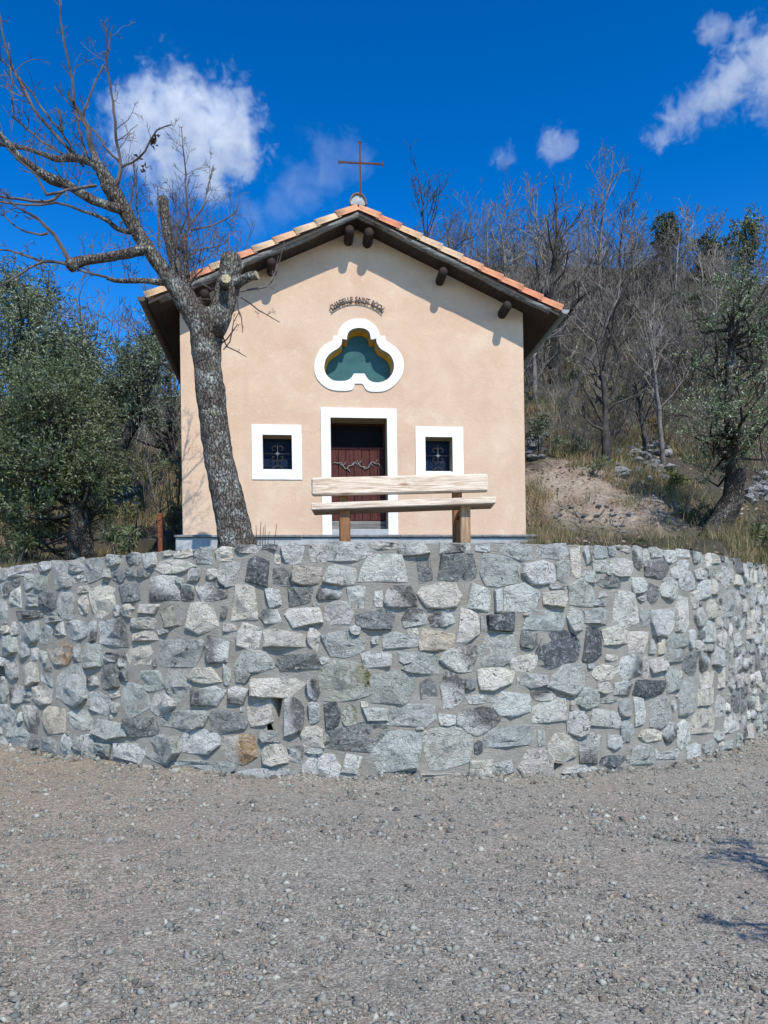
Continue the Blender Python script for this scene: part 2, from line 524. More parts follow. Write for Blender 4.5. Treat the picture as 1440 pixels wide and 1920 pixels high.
# ------------------------------------------------------------------ ground: one sheet to the horizon, finer near the camera
def ground():
    f = np.r_[np.arange(-9, 9.01, .12)]
    far = np.array([12, 17, 25, 40, 70, 130, 250, 450.])
    xs = np.r_[-far[::-1], f, far]
    ys = np.r_[-far[::-1] , np.arange(-9, 0, .6), np.arange(0, 13.01, .12), np.array([16, 22, 32, 50, 90, 170, 320, 500.])]
    X, Y = np.meshgrid(xs, ys)
    Z = ground_z(X, Y)
    near = (np.abs(X) < 9.5) & (Y > -3) & (Y < 13.5)
    for i, j in zip(*np.where(near)):
        Z[i, j] += ground_detail(X[i, j], Y[i, j])
    n, m = X.shape
    idx = np.arange(n * m).reshape(n, m)
    T = np.stack([idx[:-1, :-1], idx[:-1, 1:], idx[1:, 1:], idx[1:, :-1]], -1).reshape(-1, 4)
    link('ground', npmesh('ground', np.stack([X, Y, Z], -1).reshape(-1, 3), T), M['ground'], None, True, kind='structure')
ground()

OCT = np.array([(1, 0, 0), (-1, 0, 0), (0, 1, 0), (0, -1, 0), (0, 0, 1), (0, 0, -1)], float)
OCTF = np.array([(0, 2, 4), (2, 1, 4), (1, 3, 4), (3, 0, 4), (2, 0, 5), (1, 2, 5), (3, 1, 5), (0, 3, 5)])
CUB = np.array([(x, y, z) for z in (-1, 1) for y in (-1, 1) for x in (-1, 1)], float) * .72
CUBF = np.array([(0, 2, 3, 1), (4, 5, 7, 6), (0, 1, 5, 4), (2, 6, 7, 3), (0, 4, 6, 2), (1, 3, 7, 5)])

def rand_rot(n):
    q = rng.normal(size=(n, 4)); q /= np.linalg.norm(q, axis=1, keepdims=True)
    a, b, c, d = q.T
    return np.stack([np.stack([1 - 2 * (c * c + d * d), 2 * (b * c - a * d), 2 * (b * d + a * c)], -1),
                     np.stack([2 * (b * c + a * d), 1 - 2 * (b * b + d * d), 2 * (c * d - a * b)], -1),
                     np.stack([2 * (b * d - a * c), 2 * (c * d + a * b), 1 - 2 * (b * b + c * c)], -1)], 1)

def pebbles_mesh(P, size, base=CUB, faces=CUBF, flat=.55, sink=.25):
    """irregular angular stones, one mesh"""
    n = len(P)
    V = base[None] * (1 + rng.uniform(-.38, .38, (n, len(base), 3)))
    V = V * (np.stack([np.ones(n), rng.uniform(.55, .95, n), rng.uniform(.35, .7, n)], -1))[:, None, :]
    tilt = rand_rot(n)
    a = rng.uniform(0, 2 * math.pi, n)
    Z = np.zeros((n, 3, 3)); Z[:, 0, 0] = np.cos(a); Z[:, 0, 1] = -np.sin(a); Z[:, 1, 0] = np.sin(a); Z[:, 1, 1] = np.cos(a); Z[:, 2, 2] = 1
    k = (rng.random(n) < flat)[:, None, None]
    V = np.einsum('nij,nkj->nki', np.where(k, Z, tilt), V) * size[:, None, None]
    V = V + P[:, None, :]
    V[:, :, 2] += (size * (.35 - sink))[:, None]
    T = (faces[None] + (np.arange(n) * len(base))[:, None, None]).reshape(-1, faces.shape[1])
    return V.reshape(-1, 3), T

def gravel():
    n = 78000
    u = rng.random(n * 3)
    Y = 2.6 * (11.5 / 2.6) ** u
    X = rng.uniform(-.58, .58, n * 3) * Y + rng.normal(0, .3, n * 3)
    wy = np.interp(X / Y, WTAN, WQ[:, 1])
    # patchy: bare dusty streaks between stony drifts
    d = np.array([fnoise(x * .8, y * 1.5, 11, 3) for x, y in zip(X[::1], Y)])
    ok = (Y < wy - .02) & (rng.random(len(X)) < np.clip(.70 + d * 1.0, .22, 1))
    X, Y = X[ok][:n - 3000], Y[ok][:n - 3000]
    sb = rng.uniform(-8.5, 8, 3000); bx_, by_, nx_, ny_ = wall_p(sb)   # debris along the foot of the wall
    off = .02 + np.abs(rng.normal(0, .13, 3000))
    X = np.r_[X, bx_ + nx_ * off]; Y = np.r_[Y, by_ + ny_ * off]
    n = len(X)
    size = .0036 * (1 - rng.random(n)) ** (-.42)
    size = np.clip(size, .0036, .026) * (1 + .35 * (Y > 6))
    size[-3000:] *= rng.uniform(1, 2.4, 3000)
    Z = ground_z(X, Y) + np.array([ground_detail(x, y) for x, y in zip(X, Y)])
    pal = np.array([(.235, .228, .21), (.28, .27, .245), (.17, .165, .155), (.33, .315, .285), (.24, .195, .16), (.125, .123, .12), (.22, .235, .225), (.205, .20, .21), (.29, .23, .19)])
    C = pal[rng.choice(len(pal), n, p=[.25, .15, .15, .08, .11, .06, .1, .05, .05])] * rng.uniform(.55, 1.45, (n, 1)) * np.array((1.01, 1.02, .93))
    k = rng.random(n) < .82
    P = np.stack([X, Y, Z], -1)
    V1 = pebbles_mesh(P[k], size[k] * 1.25, OCT, OCTF); V2 = pebbles_mesh(P[~k], size[~k], CUB, CUBF)
    V2 = (V2[0], np.concatenate([V2[1][:, [0, 1, 2]], V2[1][:, [0, 2, 3]]]))
    link('gravel', npmesh('gravel', np.concatenate([V1[0], V2[0]]), np.concatenate([V1[1], V2[1] + len(V1[0])]), np.concatenate([np.repeat(C[k], 6, 0), np.repeat(C[~k], 8, 0)])), M['pebble'], kind='stuff',
            label='loose grey and pinkish gravel strewn over the dirt in front of the stone wall', category='gravel')
gravel()

# ------------------------------------------------------------------ terrain behind the wall
RY = np.array([0, 9, 11, 12.3, 13.2, 14.5, 17, 21, 26, 33, 42, 52, 62, 90, 160, 400.])
RZ = np.array([2.4, 2.42, 2.7, 3.0, 3.2, 3.7, 5.0, 7.2, 10.3, 14.5, 20.3, 26.8, 29.3, 30, 31, 31])
LY = np.array([0, 9, 12, 14, 16, 20, 28, 40, 60, 90, 160, 400.])
LZ = np.array([2.35, 2.40, 2.5, 2.7, 3.3, 5.2, 8.8, 14.0, 18.0, 19, 20, 20])
BANK = np.array([2.0, 15.8])
def terrain_z(x, y, detail=True):
    a = x / max(y, 1.0)
    w_ = float(smoothstep(-.24, .16, a))
    z = w_ * np.interp(y, RY, RZ) + (1 - w_) * np.interp(y, LY, LZ)
    if x > 2.9:                                               # the bank cut beside the chapel
        z += .40 * float(np.exp(-((x - 4.0) / 1.3) ** 2) * smoothstep(13.0, 14.6, y) * (1 - smoothstep(15.5, 19, y)))
    r = math.hypot(x, y - 9)
    k = float(smoothstep(2.5, 8, r)) * float(smoothstep(12.5, 15, y))
    if detail:
        z += k * (.55 * fnoise(x * .16, y * .16, 5, 4) * float(smoothstep(12, 30, y)) * 2 + .22 * fnoise(x * .7, y * .7, 9, 4)) + .05 * fnoise(x * 2.5, y * 2.5, 2, 3)
    if WTAN[0] < a < WTAN[-1]:                                # level with the wall's top just behind it
        z = min(z, 2.50 + .55 * max(0.0, y - float(np.interp(a, WTAN, WQ[:, 1])) - .45) + .03 * fnoise(x * 2.5, y * 2.5, 2, 3))
    return z

def hit(px, py, Y0=11.0):
    """the point of the terrain seen at a pixel of the photograph"""
    q = at(px, py, 1.0)
    Y = Y0
    while Y < 75:
        if HC + (q.z - HC) * Y < terrain_z(q.x * Y, Y): break
        Y += .15
    return Vector((q.x * Y, Y, terrain_z(q.x * Y, Y)))

def terrain():
    line = np.concatenate([[(-120, 25), (-60, 30), (-40, 30), (-26, 22), (-17, 18)], WQ[::6], [(13, 21.5), (20, 29), (34, 40), (60, 48), (120, 40)]])
    C = np.array((0, 2.0))
    D = line - C
    ang = np.arctan2(D[:, 0], D[:, 1])
    th = np.r_[np.linspace(ang[0], ang[2], 24)[:-1], np.linspace(ang[2], ang[-3], 270)[:-1], np.linspace(ang[-3], ang[-1], 24)]
    r0 = np.interp(th, ang, np.linalg.norm(D, axis=1)) + .38
    q = np.linspace(0, 1, 150)
    V = np.zeros((len(th), len(q) + 1, 3))
    for i, (t, r) in enumerate(zip(th, r0)):
        R = r * (330.0 / r) ** (q ** 1.35)
        for j, rr in enumerate(R):
            x, y = math.sin(t) * rr, C[1] + math.cos(t) * rr
            z = terrain_z(x, y)
            V[i, j + 1] = (x, y, z)
        V[i, 0] = (V[i, 1, 0], V[i, 1, 1], -1.0)
    n, m = V.shape[:2]
    idx = np.arange(n * m).reshape(n, m)
    T = np.stack([idx[:-1, :-1], idx[1:, :-1], idx[1:, 1:], idx[:-1, 1:]], -1).reshape(-1, 4)
    link('hillside', npmesh('hillside', V.reshape(-1, 3), T), M['hill'], None, True, kind='structure')
terrain()

# ------------------------------------------------------------------ stones of the wall, (x0, y0, x1, y1, tone) read from four enlargements of the photograph
Z2 = '''50,150,255,225,l 0,170,55,240,l 165,195,240,310,l 255,120,345,185,l 240,205,320,310,g 345,115,480,295,g 480,100,575,205,g 580,95,710,248,g 495,210,578,262,l 715,65,815,150,l 855,60,950,140,m 955,65,1055,165,l 760,175,855,255,d 858,165,920,235,g 932,165,1015,230,d 1085,45,1170,80,c 1185,35,1300,95,c 1060,108,1300,195,c 1260,165,1365,250,l
0,265,75,355,m 78,238,135,285,d 75,295,162,432,l 168,330,268,430,g 272,315,380,445,d 388,310,500,500,g 525,285,610,330,c 610,270,775,485,c 530,350,598,470,c 810,275,970,390,d 1000,225,1205,380,m 1230,260,1310,395,m 1190,225,1240,290,g
0,375,50,530,l 110,450,280,505,d 825,410,905,490,c 940,400,1075,470,c 778,415,820,485,l 305,460,420,540,g 130,520,262,670,g 85,530,128,620,l 268,550,355,670,g 358,535,445,635,m 465,510,590,650,l 602,520,660,655,m 685,505,885,700,m 890,500,1060,570,c 1080,420,1235,565,o 905,590,1055,650,c 1068,575,1140,612,l
0,555,75,605,c 0,622,115,750,g 120,670,200,760,g 208,700,268,780,l 270,715,325,805,g 330,665,490,810,r 500,675,542,800,g 548,670,690,840,g 705,725,795,795,m 802,735,858,825,m 865,685,1025,810,c 1075,595,1370,840,g
0,765,45,820,l 52,780,120,915,g 165,805,262,950,c 282,835,378,955,m 385,830,585,1085,g 595,880,665,975,m 690,805,800,980,d 815,860,885,920,d 935,850,1115,1000,g 1122,845,1280,1060,g
0,930,60,1070,g 65,950,155,1075,m 162,970,218,1060,g 222,965,350,1090,c 600,1000,735,1145,l 740,985,810,1040,c 760,1062,808,1135,l 828,930,1020,1160,g 1020,1010,1175,1150,l
0,1090,105,1240,l 165,1090,270,1260,m 300,1100,440,1270,y 460,1125,620,1250,l 635,1190,860,1315,g 868,1170,1070,1310,d 1085,1105,1405,1260,g 55,1230,195,1370,g 210,1300,265,1385,d 268,1305,375,1410,g 415,1295,480,1420,l 490,1290,555,1400,g 562,1290,645,1455,g 655,1340,770,1440,m 780,1345,985,1465,l 990,1295,1200,1480,g'''
Z3 = '''45,88,152,222,g 300,75,465,135,m 475,68,570,112,d 620,70,750,200,l 790,68,905,190,l 915,60,1195,185,l 1210,58,1390,110,c 1395,65,1530,150,g 168,95,265,208,c 105,245,172,310,l 182,195,325,345,l 370,165,538,350,D 555,140,605,205,c 550,240,655,355,d 695,220,865,345,p 895,215,1105,345,l 1123,144,1487,350,l
35,340,225,462,m 250,355,445,590,c 500,375,595,500,l 630,360,800,485,d 845,360,1000,445,m 1050,362,1195,515,l 1230,390,1290,490,l 1307,360,1512,497,m -36,468,176,677,c 460,515,615,605,m 640,505,865,630,c 900,455,1080,630,l 1120,520,1380,650,d 215,610,300,665,c 310,615,470,770,c 495,655,765,800,c 785,640,865,785,c 818,472,862,500,l 870,660,1170,825,g 1070,625,1140,690,l 1210,695,1270,745,l 1296,659,1523,778,g
100,680,250,870,m 290,795,540,945,g 290,905,390,1010,g 215,890,262,1025,g 595,815,860,940,d 860,835,925,885,l 1120,790,1365,905,l 1390,799,1544,900,l -18,907,190,1012,c 415,975,745,1110,c 785,990,855,1125,m 865,865,1190,1115,k 1210,907,1505,1152,g
0,1040,230,1160,m 245,1035,385,1160,m 395,1140,572,1325,c 600,1105,745,1370,m 770,1145,860,1275,g 880,1150,1000,1310,D 1008,1155,1110,1310,k 1135,1135,1185,1170,c 1135,1180,1325,1262,l 1343,1156,1624,1307,g 115,1200,350,1350,d 470,1335,598,1405,g 325,1170,355,1200,l -72,1321,184,1487,l 215,1365,445,1540,r 475,1430,650,1565,c 658,1415,760,1545,m 740,1310,885,1445,c 888,1350,930,1420,g 935,1285,1315,1495,d -112,1505,274,1650,g 300,1585,710,1690,g 770,1490,1000,1670,l 1005,1485,1140,1620,l 1174,1340,1562,1588,g 762,1448,880,1486,l 1386,1609,1800,1688,c'''
Z4 = '''100,65,305,150,l 325,65,530,140,m 545,65,580,130,l 610,68,720,130,l 790,70,1025,180,g 1045,72,1240,180,l 1255,85,1325,285,c 1350,85,1400,210,m 215,175,325,340,d 360,145,625,320,d 655,125,905,350,g 930,195,1150,345,l 1160,190,1250,330,g 1340,255,1425,335,l 240,345,520,495,c 548,345,710,540,l 740,375,800,520,l 825,340,1035,525,l 1065,385,1230,495,c 1249,317,1418,497,g 1115,342,1165,375,l 1172,350,1225,382,l 120,510,285,630,m 310,520,470,630,m 485,505,640,745,c 700,545,935,660,D 650,565,698,680,g 955,505,1215,670,g 1237,505,1340,670,l 1357,504,1508,619,g 940,538,985,558,c 235,640,470,820,y 95,795,365,950,g 390,765,620,920,w 640,690,910,885,g 925,662,1035,775,d 1040,655,1310,908,D 1328,637,1462,868,D 155,640,230,700,c
250,975,350,1130,d 380,945,535,1170,m 540,985,618,1050,d 625,905,860,1055,c 850,805,1030,930,c 550,1090,745,1145,l 760,1060,985,1235,l 920,935,1085,1040,l 1010,1045,1175,1135,m 1110,875,1390,1090,g 892,970,912,1040,l 1372,880,1410,920,l 372,1205,480,1325,l 488,1180,765,1355,m 1005,1115,1225,1325,l 1295,1015,1440,1180,g 1252,1130,1285,1190,p 275,1265,570,1580,g 690,1270,985,1495,g 608,1400,660,1480,D 1035,1320,1085,1430,g 1235,1212,1375,1370,l 1110,1358,1290,1530,c 1300,1357,1483,1555,m 1404,1170,1598,1325,l 580,1520,725,1690,c 730,1525,860,1640,g 920,1465,1145,1650,p 215,1300,270,1330,l 200,1480,250,1540,g 1210,1560,1440,1625,l'''
Z5 = '''190,190,310,270,l 200,95,298,180,g 300,90,360,160,g 315,180,475,305,l 475,100,540,245,m 542,110,592,215,l 600,105,690,180,l 700,110,780,205,l 790,190,878,265,l 572,195,725,320,d 750,245,815,320,l 782,115,880,170,l 885,135,985,210,l 120,270,210,355,l 235,310,390,385,d 295,268,330,300,l 440,315,575,430,l 578,355,655,510,d 685,320,790,475,l 800,270,908,400,l 508,445,565,480,l 230,420,290,460,l 205,470,292,520,g 305,425,525,650,l 532,525,600,655,g 605,495,770,720,l 780,455,875,690,l 890,420,940,530,c 932,340,1030,470,l 1035,335,1085,440,c 915,535,998,650,l 1002,485,1060,600,c 915,255,990,330,l 1108,410,1210,590,g 1213,410,1240,535,l 268,660,432,825,c 440,670,575,850,c 590,750,635,870,l 640,740,705,855,c 712,720,862,815,g 712,822,830,920,g 870,685,915,820,l 978,630,1055,790,l 1080,700,1140,820,c 1152,755,1188,920,g 1192,700,1250,800,l 1047,812,1130,940,g 835,842,930,1000,d 945,860,1020,970,m 290,860,368,905,c 378,870,540,1040,m 545,880,588,1030,l 592,870,710,1000,c 200,935,368,1045,c
490,1040,690,1155,D 705,965,798,1140,g 802,1025,930,1305,g 937,985,1065,1100,c 1082,960,1140,1100,c 932,1110,1050,1225,c 1062,1150,1130,1340,l 210,1060,335,1140,c 350,1055,475,1145,m 240,1168,350,1205,g 365,1180,472,1300,g 477,1180,565,1370,l 597,1170,743,1380,g 752,1190,785,1265,l 690,1335,785,1480,m 885,1245,1055,1450,c 792,1340,868,1520,l 1112,1275,1230,1440,l 1172,1140,1240,1270,d 532,1390,680,1480,c 390,1330,472,1470,g 292,1425,385,1530,l 250,1575,415,1655,D 470,1495,640,1660,g 652,1540,810,1610,l 850,1495,960,1610,l 970,1475,1055,1560,l 1062,1390,1130,1465,l 1115,1475,1190,1530,g'''
HOLES = [((519, 1333), [(508, 1309), (531, 1309), (526, 1335), (521, 1360), (516, 1356), (514, 1330)]),
         ((3, 1256), [(-10, 1246), (8, 1250), (11, 1266), (-10, 1262)]),
         ((1047, 1438), [(1038, 1430), (1057, 1432), (1044, 1448), (1038, 1448)]),
         ((437, 1452), [(433, 1446), (441, 1446), (442, 1458), (432, 1458)])]
TONE = dict(l=(.75, .77, .752), g=(.55, .585, .57), c=(.80, .775, .705), d=(.27, .29, .298), D=(.15, .167, .185), m=(.58, .597, .592),
            p=(.74, .69, .64), o=(.44, .435, .38), r=(.58, .55, .49), y=(.78, .72, .59), w=(.82, .82, .805), k=(.55, .58, .52))
boxes = []                                                    # (s0, z0, s1, z1, tone)
for txt, ox, oy, k in ((Z2, 0, 1020, 3.6), (Z3, 360, 1000, 3.6), (Z4, 720, 1000, 3.6), (Z5, 1060, 1000, 3.79)):
    for q in txt.split():
        a = q.split(',')
        x0, y0, x1, y1 = [float(t) / k for t in a[:4]]
        cx, cy = ox + (x0 + x1) / 2, oy + (y0 + y1) / 2
        sL, _ = wall_s(ox + x0, cy); sR, _ = wall_s(ox + x1, cy)
        _, zt = wall_s(cx, oy + y0); _, zb = wall_s(cx, oy + y1)
        zt = min(zt, TOP + .01)
        boxes.append((sL, zb, sR, zt, a[4]))
SV = (wall_s(2, 1200)[0], wall_s(1352, 1200)[0])              # range of s read from the photograph
SMIN, SMAX = WS[0] + .3, WS[-1] - .3
holes_s = [(wall_s(*c)[0], wall_s(*c)[1], [wall_s(*p) for p in poly]) for c, poly in HOLES]

def fill_boxes():
    """further rubble where the list above leaves gaps and beyond the part that was read"""
    B = np.array([b[:4] for b in boxes])
    out = []
    def free(s0, z0, s1, z1, gap):
        nonlocal B
        ov = (np.minimum(B[:, 2], s1) - np.maximum(B[:, 0], s0) > gap) & (np.minimum(B[:, 3], z1) - np.maximum(B[:, 1], z0) > gap)
        if ov.any(): return False
        for hs, hz, poly in holes_s:
            ps = [p[0] for p in poly]; pz = [p[1] for p in poly]
            if s1 > min(ps) - .01 and s0 < max(ps) + .01 and z1 > min(pz) - .01 and z0 < max(pz) + .01: return False
        return True
    for wmax, hmax, tries, gap in ((.46, .30, 3500, .015), (.30, .22, 5000, .012), (.18, .15, 6000, .004), (.10, .075, 3500, .0)):
        for _ in range(tries):
            w_, h_ = rnd.uniform(.55, 1) * wmax, rnd.uniform(.55, 1) * hmax
            if rnd.random() < .22: w_, h_ = h_, w_
            if rnd.random() < .72:
                s = rnd.choice((rnd.uniform(SMIN, SV[0] + .2), rnd.uniform(SV[1] - .3, SMAX)))
            else:
                s = rnd.uniform(SV[0], SV[1])
            z = rnd.uniform(-.18, TOP - h_ * .5)
            b = (s - w_ / 2, z, s + w_ / 2, min(z + h_, TOP + .01))
            if b[3] - b[1] < .04: continue
            if free(*b, gap):
                t = rnd.choice('lllggggccmmmddpw')
                out.append((*b, t)); B = np.vstack([B, b])
    return out
boxes_listed = len(boxes)
boxes += fill_boxes()

def stone_geometry(bx, others):
    """an angular rubble stone: outline kept clear of its neighbours, chipped face; returns (s, z, out) vertices and faces"""
    s0, z0, s1, z1, t = bx
    cs, cz, a, b = (s0 + s1) / 2, (z0 + z1) / 2, (s1 - s0) / 2 * 1.15, (z1 - z0) / 2 * 1.15
    n = 18 if max(a, b) > .07 else 10
    p = rnd.uniform(2.6, 6.0)
    diag = math.pi / 4
    ca = [diag + q * math.pi / 2 + rnd.uniform(-.38, .38) for q in range(4)]
    ca += [q * math.pi / 2 + rnd.uniform(-.3, .3) for q in rnd.sample(range(4), rnd.randint(1, 4))]
    ca = np.sort(np.mod(ca, 2 * math.pi)); k = len(ca)
    def sup(t): return (abs(math.cos(t)) ** p + abs(math.sin(t)) ** p) ** (-1 / p)
    corner = [(math.cos(t) * sup(t) * q, math.sin(t) * sup(t) * q) for t in ca for q in (rnd.uniform(.91, 1.13),)]
    th = []
    for j in range(k):                                        # every corner, and one point between two corners
        a0, a1 = ca[j], ca[(j + 1) % k] + (2 * math.pi if j == k - 1 else 0)
        th += [a0, a0 + (a1 - a0) * rnd.uniform(.35, .65)]
    th = np.array(th); n = len(th)
    rad = np.zeros(n)
    for i, t in enumerate(th):
        d = (math.cos(t), math.sin(t)); best = .5
        for j in range(k):
            p0, p1 = corner[j], corner[(j + 1) % k]
            ex, ey = p1[0] - p0[0], p1[1] - p0[1]
            den = d[0] * ey - d[1] * ex
            if abs(den) < 1e-9: continue
            u = (p0[0] * ey - p0[1] * ex) / den
            v = (p0[0] * d[1] - p0[1] * d[0]) / den
            if u > 0 and -.001 <= v <= 1.001: best = u; break
        rad[i] = best * rnd.uniform(.965, 1.035)
    # keep off the neighbours
    for o in others:
        oc, oz, oa, ob = (o[0] + o[2]) / 2, (o[1] + o[3]) / 2, (o[2] - o[0]) / 2, (o[3] - o[1]) / 2
        for i, t in enumerate(th):
            for q in np.linspace(.4, 1, 12):
                s = cs + math.cos(t) * a * rad[i] * q; z = cz + math.sin(t) * b * rad[i] * q
                mine = (abs((s - cs) / a) ** 2.6 + abs((z - cz) / b) ** 2.6)
                his = (abs((s - oc) / oa) ** 2.6 + abs((z - oz) / ob) ** 2.6)
                if his < min(mine * 1.03, 1.22): rad[i] *= max(.4, q - .03); break
    big = min(a, b)
    h = rnd.uniform(.028, .062) * (1 if big > .06 else .6)
    if z0 > TOP - .35: h *= .75
    planes = [(rnd.uniform(-1, 1) * .42, rnd.uniform(-1, 1) * .42, h * rnd.uniform(.95, 1.5)) for _ in range(4)]
    def height(u, v, edge):
        e = min(h + px_ * u * a + py_ * v * b for px_, py_, h in planes)
        return max(.006, e * edge)
    V = []
    for q, e in ((1.0, -1), (.97, .66), (.87, 1.0)):
        for i, t in enumerate(th):
            u, v = math.cos(t) * rad[i] * q, math.sin(t) * rad[i] * q
            V.append((cs + u * a, cz + v * b, -.03 if e < 0 else height(u, v, e) + (rnd.uniform(-.004, .004))))
    m = n // 2
    for i in range(m):
        t = th[2 * i]; q = rnd.uniform(.34, .58)
        u, v = math.cos(t) * rad[2 * i] * q, math.sin(t) * rad[2 * i] * q
        V.append((cs + u * a, cz + v * b, height(u, v, 1.0) + rnd.uniform(-.010, .008)))
    V.append((cs + rnd.uniform(-.15, .15) * a, cz + rnd.uniform(-.15, .15) * b, height(0, 0, 1) + rnd.uniform(-.008, .008)))
    Fc = []
    for L in (0, 1):
        for i in range(n):
            j = (i + 1) % n
            Fc.append((L * n + i, L * n + j, (L + 1) * n + j, (L + 1) * n + i))
    o = 3 * n
    for i in range(m):
        j = (i + 1) % m
        Fc.append((2 * n + 2 * i, 2 * n + 2 * i + 1, o + i))
        Fc.append((2 * n + 2 * i + 1, 2 * n + (2 * i + 2) % n, o + j, o + i))
        Fc.append((o + i, o + j, o + m))
    return np.array(V), Fc

def warp(V):
    x, y, nx, ny = wall_p(V[:, 0])
    return np.stack([x + nx * V[:, 2], y + ny * V[:, 2], V[:, 1]], -1)

def retaining_wall():
    root = empty('retaining_wall', (0, 8.61, 0), label='curved retaining wall of grey rubble stone in mortar below the chapel', category='wall')
    inv = Vector((0, -8.61, 0))
    # mortar: the face with its weep holes, the top and the back
    ss = np.arange(SMIN, SMAX, .06)
    zs = np.r_[np.arange(-.25, TOP - .04, .06), TOP - .025]
    S, Z = np.meshgrid(ss, zs)
    D = np.zeros_like(S)
    for i in range(S.shape[0]):
        for j in range(S.shape[1]):
            D[i, j] = .012 * fnoise(S[i, j] * 3, Z[i, j] * 5, 1, 4)
    n, m = S.shape
    W = warp(np.stack([S, Z, D], -1).reshape(-1, 3)) + np.array(inv)
    idx = np.arange(n * m).reshape(n, m)
    T = np.stack([idx[:-1, :-1], idx[:-1, 1:], idx[1:, 1:], idx[1:, :-1]], -1).reshape(-1, 4)
    Sc = (S[:-1, :-1] + .03).reshape(-1); Zc = (Z[:-1, :-1] + .03).reshape(-1)
    keep = np.ones(len(T), bool)
    b = Buf()
    for hs, hz, poly in holes_s:
        ps, pz = [p[0] for p in poly], [p[1] for p in poly]
        keep &= ~((Sc > min(ps) - .035) & (Sc < max(ps) + .035) & (Zc > min(pz) - .035) & (Zc < max(pz) + .035))
        # collar from the cut square to the opening, then the dark drain behind it
        q = [(min(ps) - .09, min(pz) - .09), (max(ps) + .09, min(pz) - .09), (max(ps) + .09, max(pz) + .09), (min(ps) - .09, max(pz) + .09)]
        k = len(poly)
        c = np.mean(poly, 0)
        ring = []
        for t, (ps_, pz_) in enumerate(poly):
            d = np.array((ps_, pz_)) - c; d /= np.abs(d).max() + 1e-9
            ring.append((c[0] + d[0] * ((max(ps) - min(ps)) / 2 + .11), c[1] + d[1] * ((max(pz) - min(pz)) / 2 + .11)))
        V = [(*p, -.012) for p in ring] + [(*p, .006) for p in poly] + [(*p, -.30) for p in poly]
        Fc = [(i, (i + 1) % k, k + (i + 1) % k, k + i) for i in range(k)] + [(k + i, k + (i + 1) % k, 2 * k + (i + 1) % k, 2 * k + i) for i in range(k)] + [tuple(range(2 * k, 3 * k))]
        b.add(warp(np.array(V)) + np.array(inv), Fc)
    b2 = Buf()
    # top (a mortar coping, slightly crowned) and back
    prof = [(TOP - .026, 0.0), (TOP - .008, -.05), (TOP + .002, -.22), (TOP - .02, -.40), (TOP - 1.2, -.42)]
    P = np.array([(s, z + .008 * fnoise(s * 4, z, o), o) for s in ss for z, o in prof])
    k = len(prof)
    Fc = [(i * k + j, i * k + j + 1, (i + 1) * k + j + 1, (i + 1) * k + j) for i in range(len(ss) - 1) for j in range(k - 1)]
    Wt = warp(P) + np.array(inv)
    b2.add(W, [tuple(t) for t in T[keep].tolist()])
    b2.add(Wt, Fc)
    b2.v += b.v; b2.f += [tuple(i + b2.n for i in f) for f in b.f]
    b2.obj('mortar', M['mortar'], root, True)
    cen = np.array([((q[0] + q[2]) / 2, (q[1] + q[3]) / 2) for q in boxes])
    # size in the photograph decides which stones are objects of their own
    def seen(q):
        cs = (q[0] + q[2]) / 2
        x, y, nx, ny = wall_p(cs)
        if abs(x / y) > .503: return 0
        fac = abs(-(x * nx + y * ny)) / math.hypot(x, y)
        return (q[2] - q[0]) * max(fac, .05) * (q[3] - max(q[1], 0)) / y ** 2
    order = sorted(range(len(boxes)), key=lambda i: -seen(boxes[i]))
    own = set(order[:298])
    rest = Buf()
    for i, q in enumerate(boxes):
        r = (q[2] - q[0]) / 2 + .35
        near = [boxes[j] for j in np.where((np.abs(cen[:, 0] - cen[i, 0]) < r + .15) & (np.abs(cen[:, 1] - cen[i, 1]) < (q[3] - q[1]) / 2 + .35))[0] if j != i]
        for hs, hz, poly in holes_s:
            ps, pz = [p[0] for p in poly], [p[1] for p in poly]
            if abs(hs - cen[i, 0]) < r + .2: near.append((min(ps) - .015, min(pz) - .02, max(ps) + .015, max(pz) + .02))
        V, Fc = stone_geometry(q, near)
        c = np.array(TONE[q[4]]) * np.array((1.03, 1.005, .94)) * rnd.uniform(.86, 1.14) * np.array((1 + rnd.uniform(-.03, .03), 1, 1 + rnd.uniform(-.03, .04)))
        C = np.tile(c, (len(V), 1))
        # two-toned and stained stones
        if q[4] in 'mw':
            e = (V[:, 0] - cen[i, 0]) * math.cos(i) / (q[2] - q[0]) + (V[:, 1] - cen[i, 1]) * math.sin(i) / (q[3] - q[1])
            C[e > .05] *= .36
            C[e < -.18] *= 1.3
        if q[4] == 'r': C[V[:, 0] > cen[i, 0] + rnd.uniform(-.02, .04)] = (.50, .33, .19)
        if q[4] == 'k': C[(V[:, 0] > cen[i, 0] + .25 * (q[2] - q[0])) & (V[:, 1] > q[1] + .3 * (q[3] - q[1]))] = (.27, .26, .11)
        Wv = warp(V)
        if i in own:
            x, y, nx, ny = wall_p(cen[i, 0])
            o = np.array((float(x), float(y), cen[i, 1]))
            bb = Buf(); bb.add(Wv - o, Fc, C)
            bb.obj('stone', M['stone'], root, False, Vector(o) + inv)
        else:
            rest.add(Wv + np.array(inv), Fc, C)
    rest.obj('small_stones', M['stone'], root, kind='stuff')
retaining_wall()
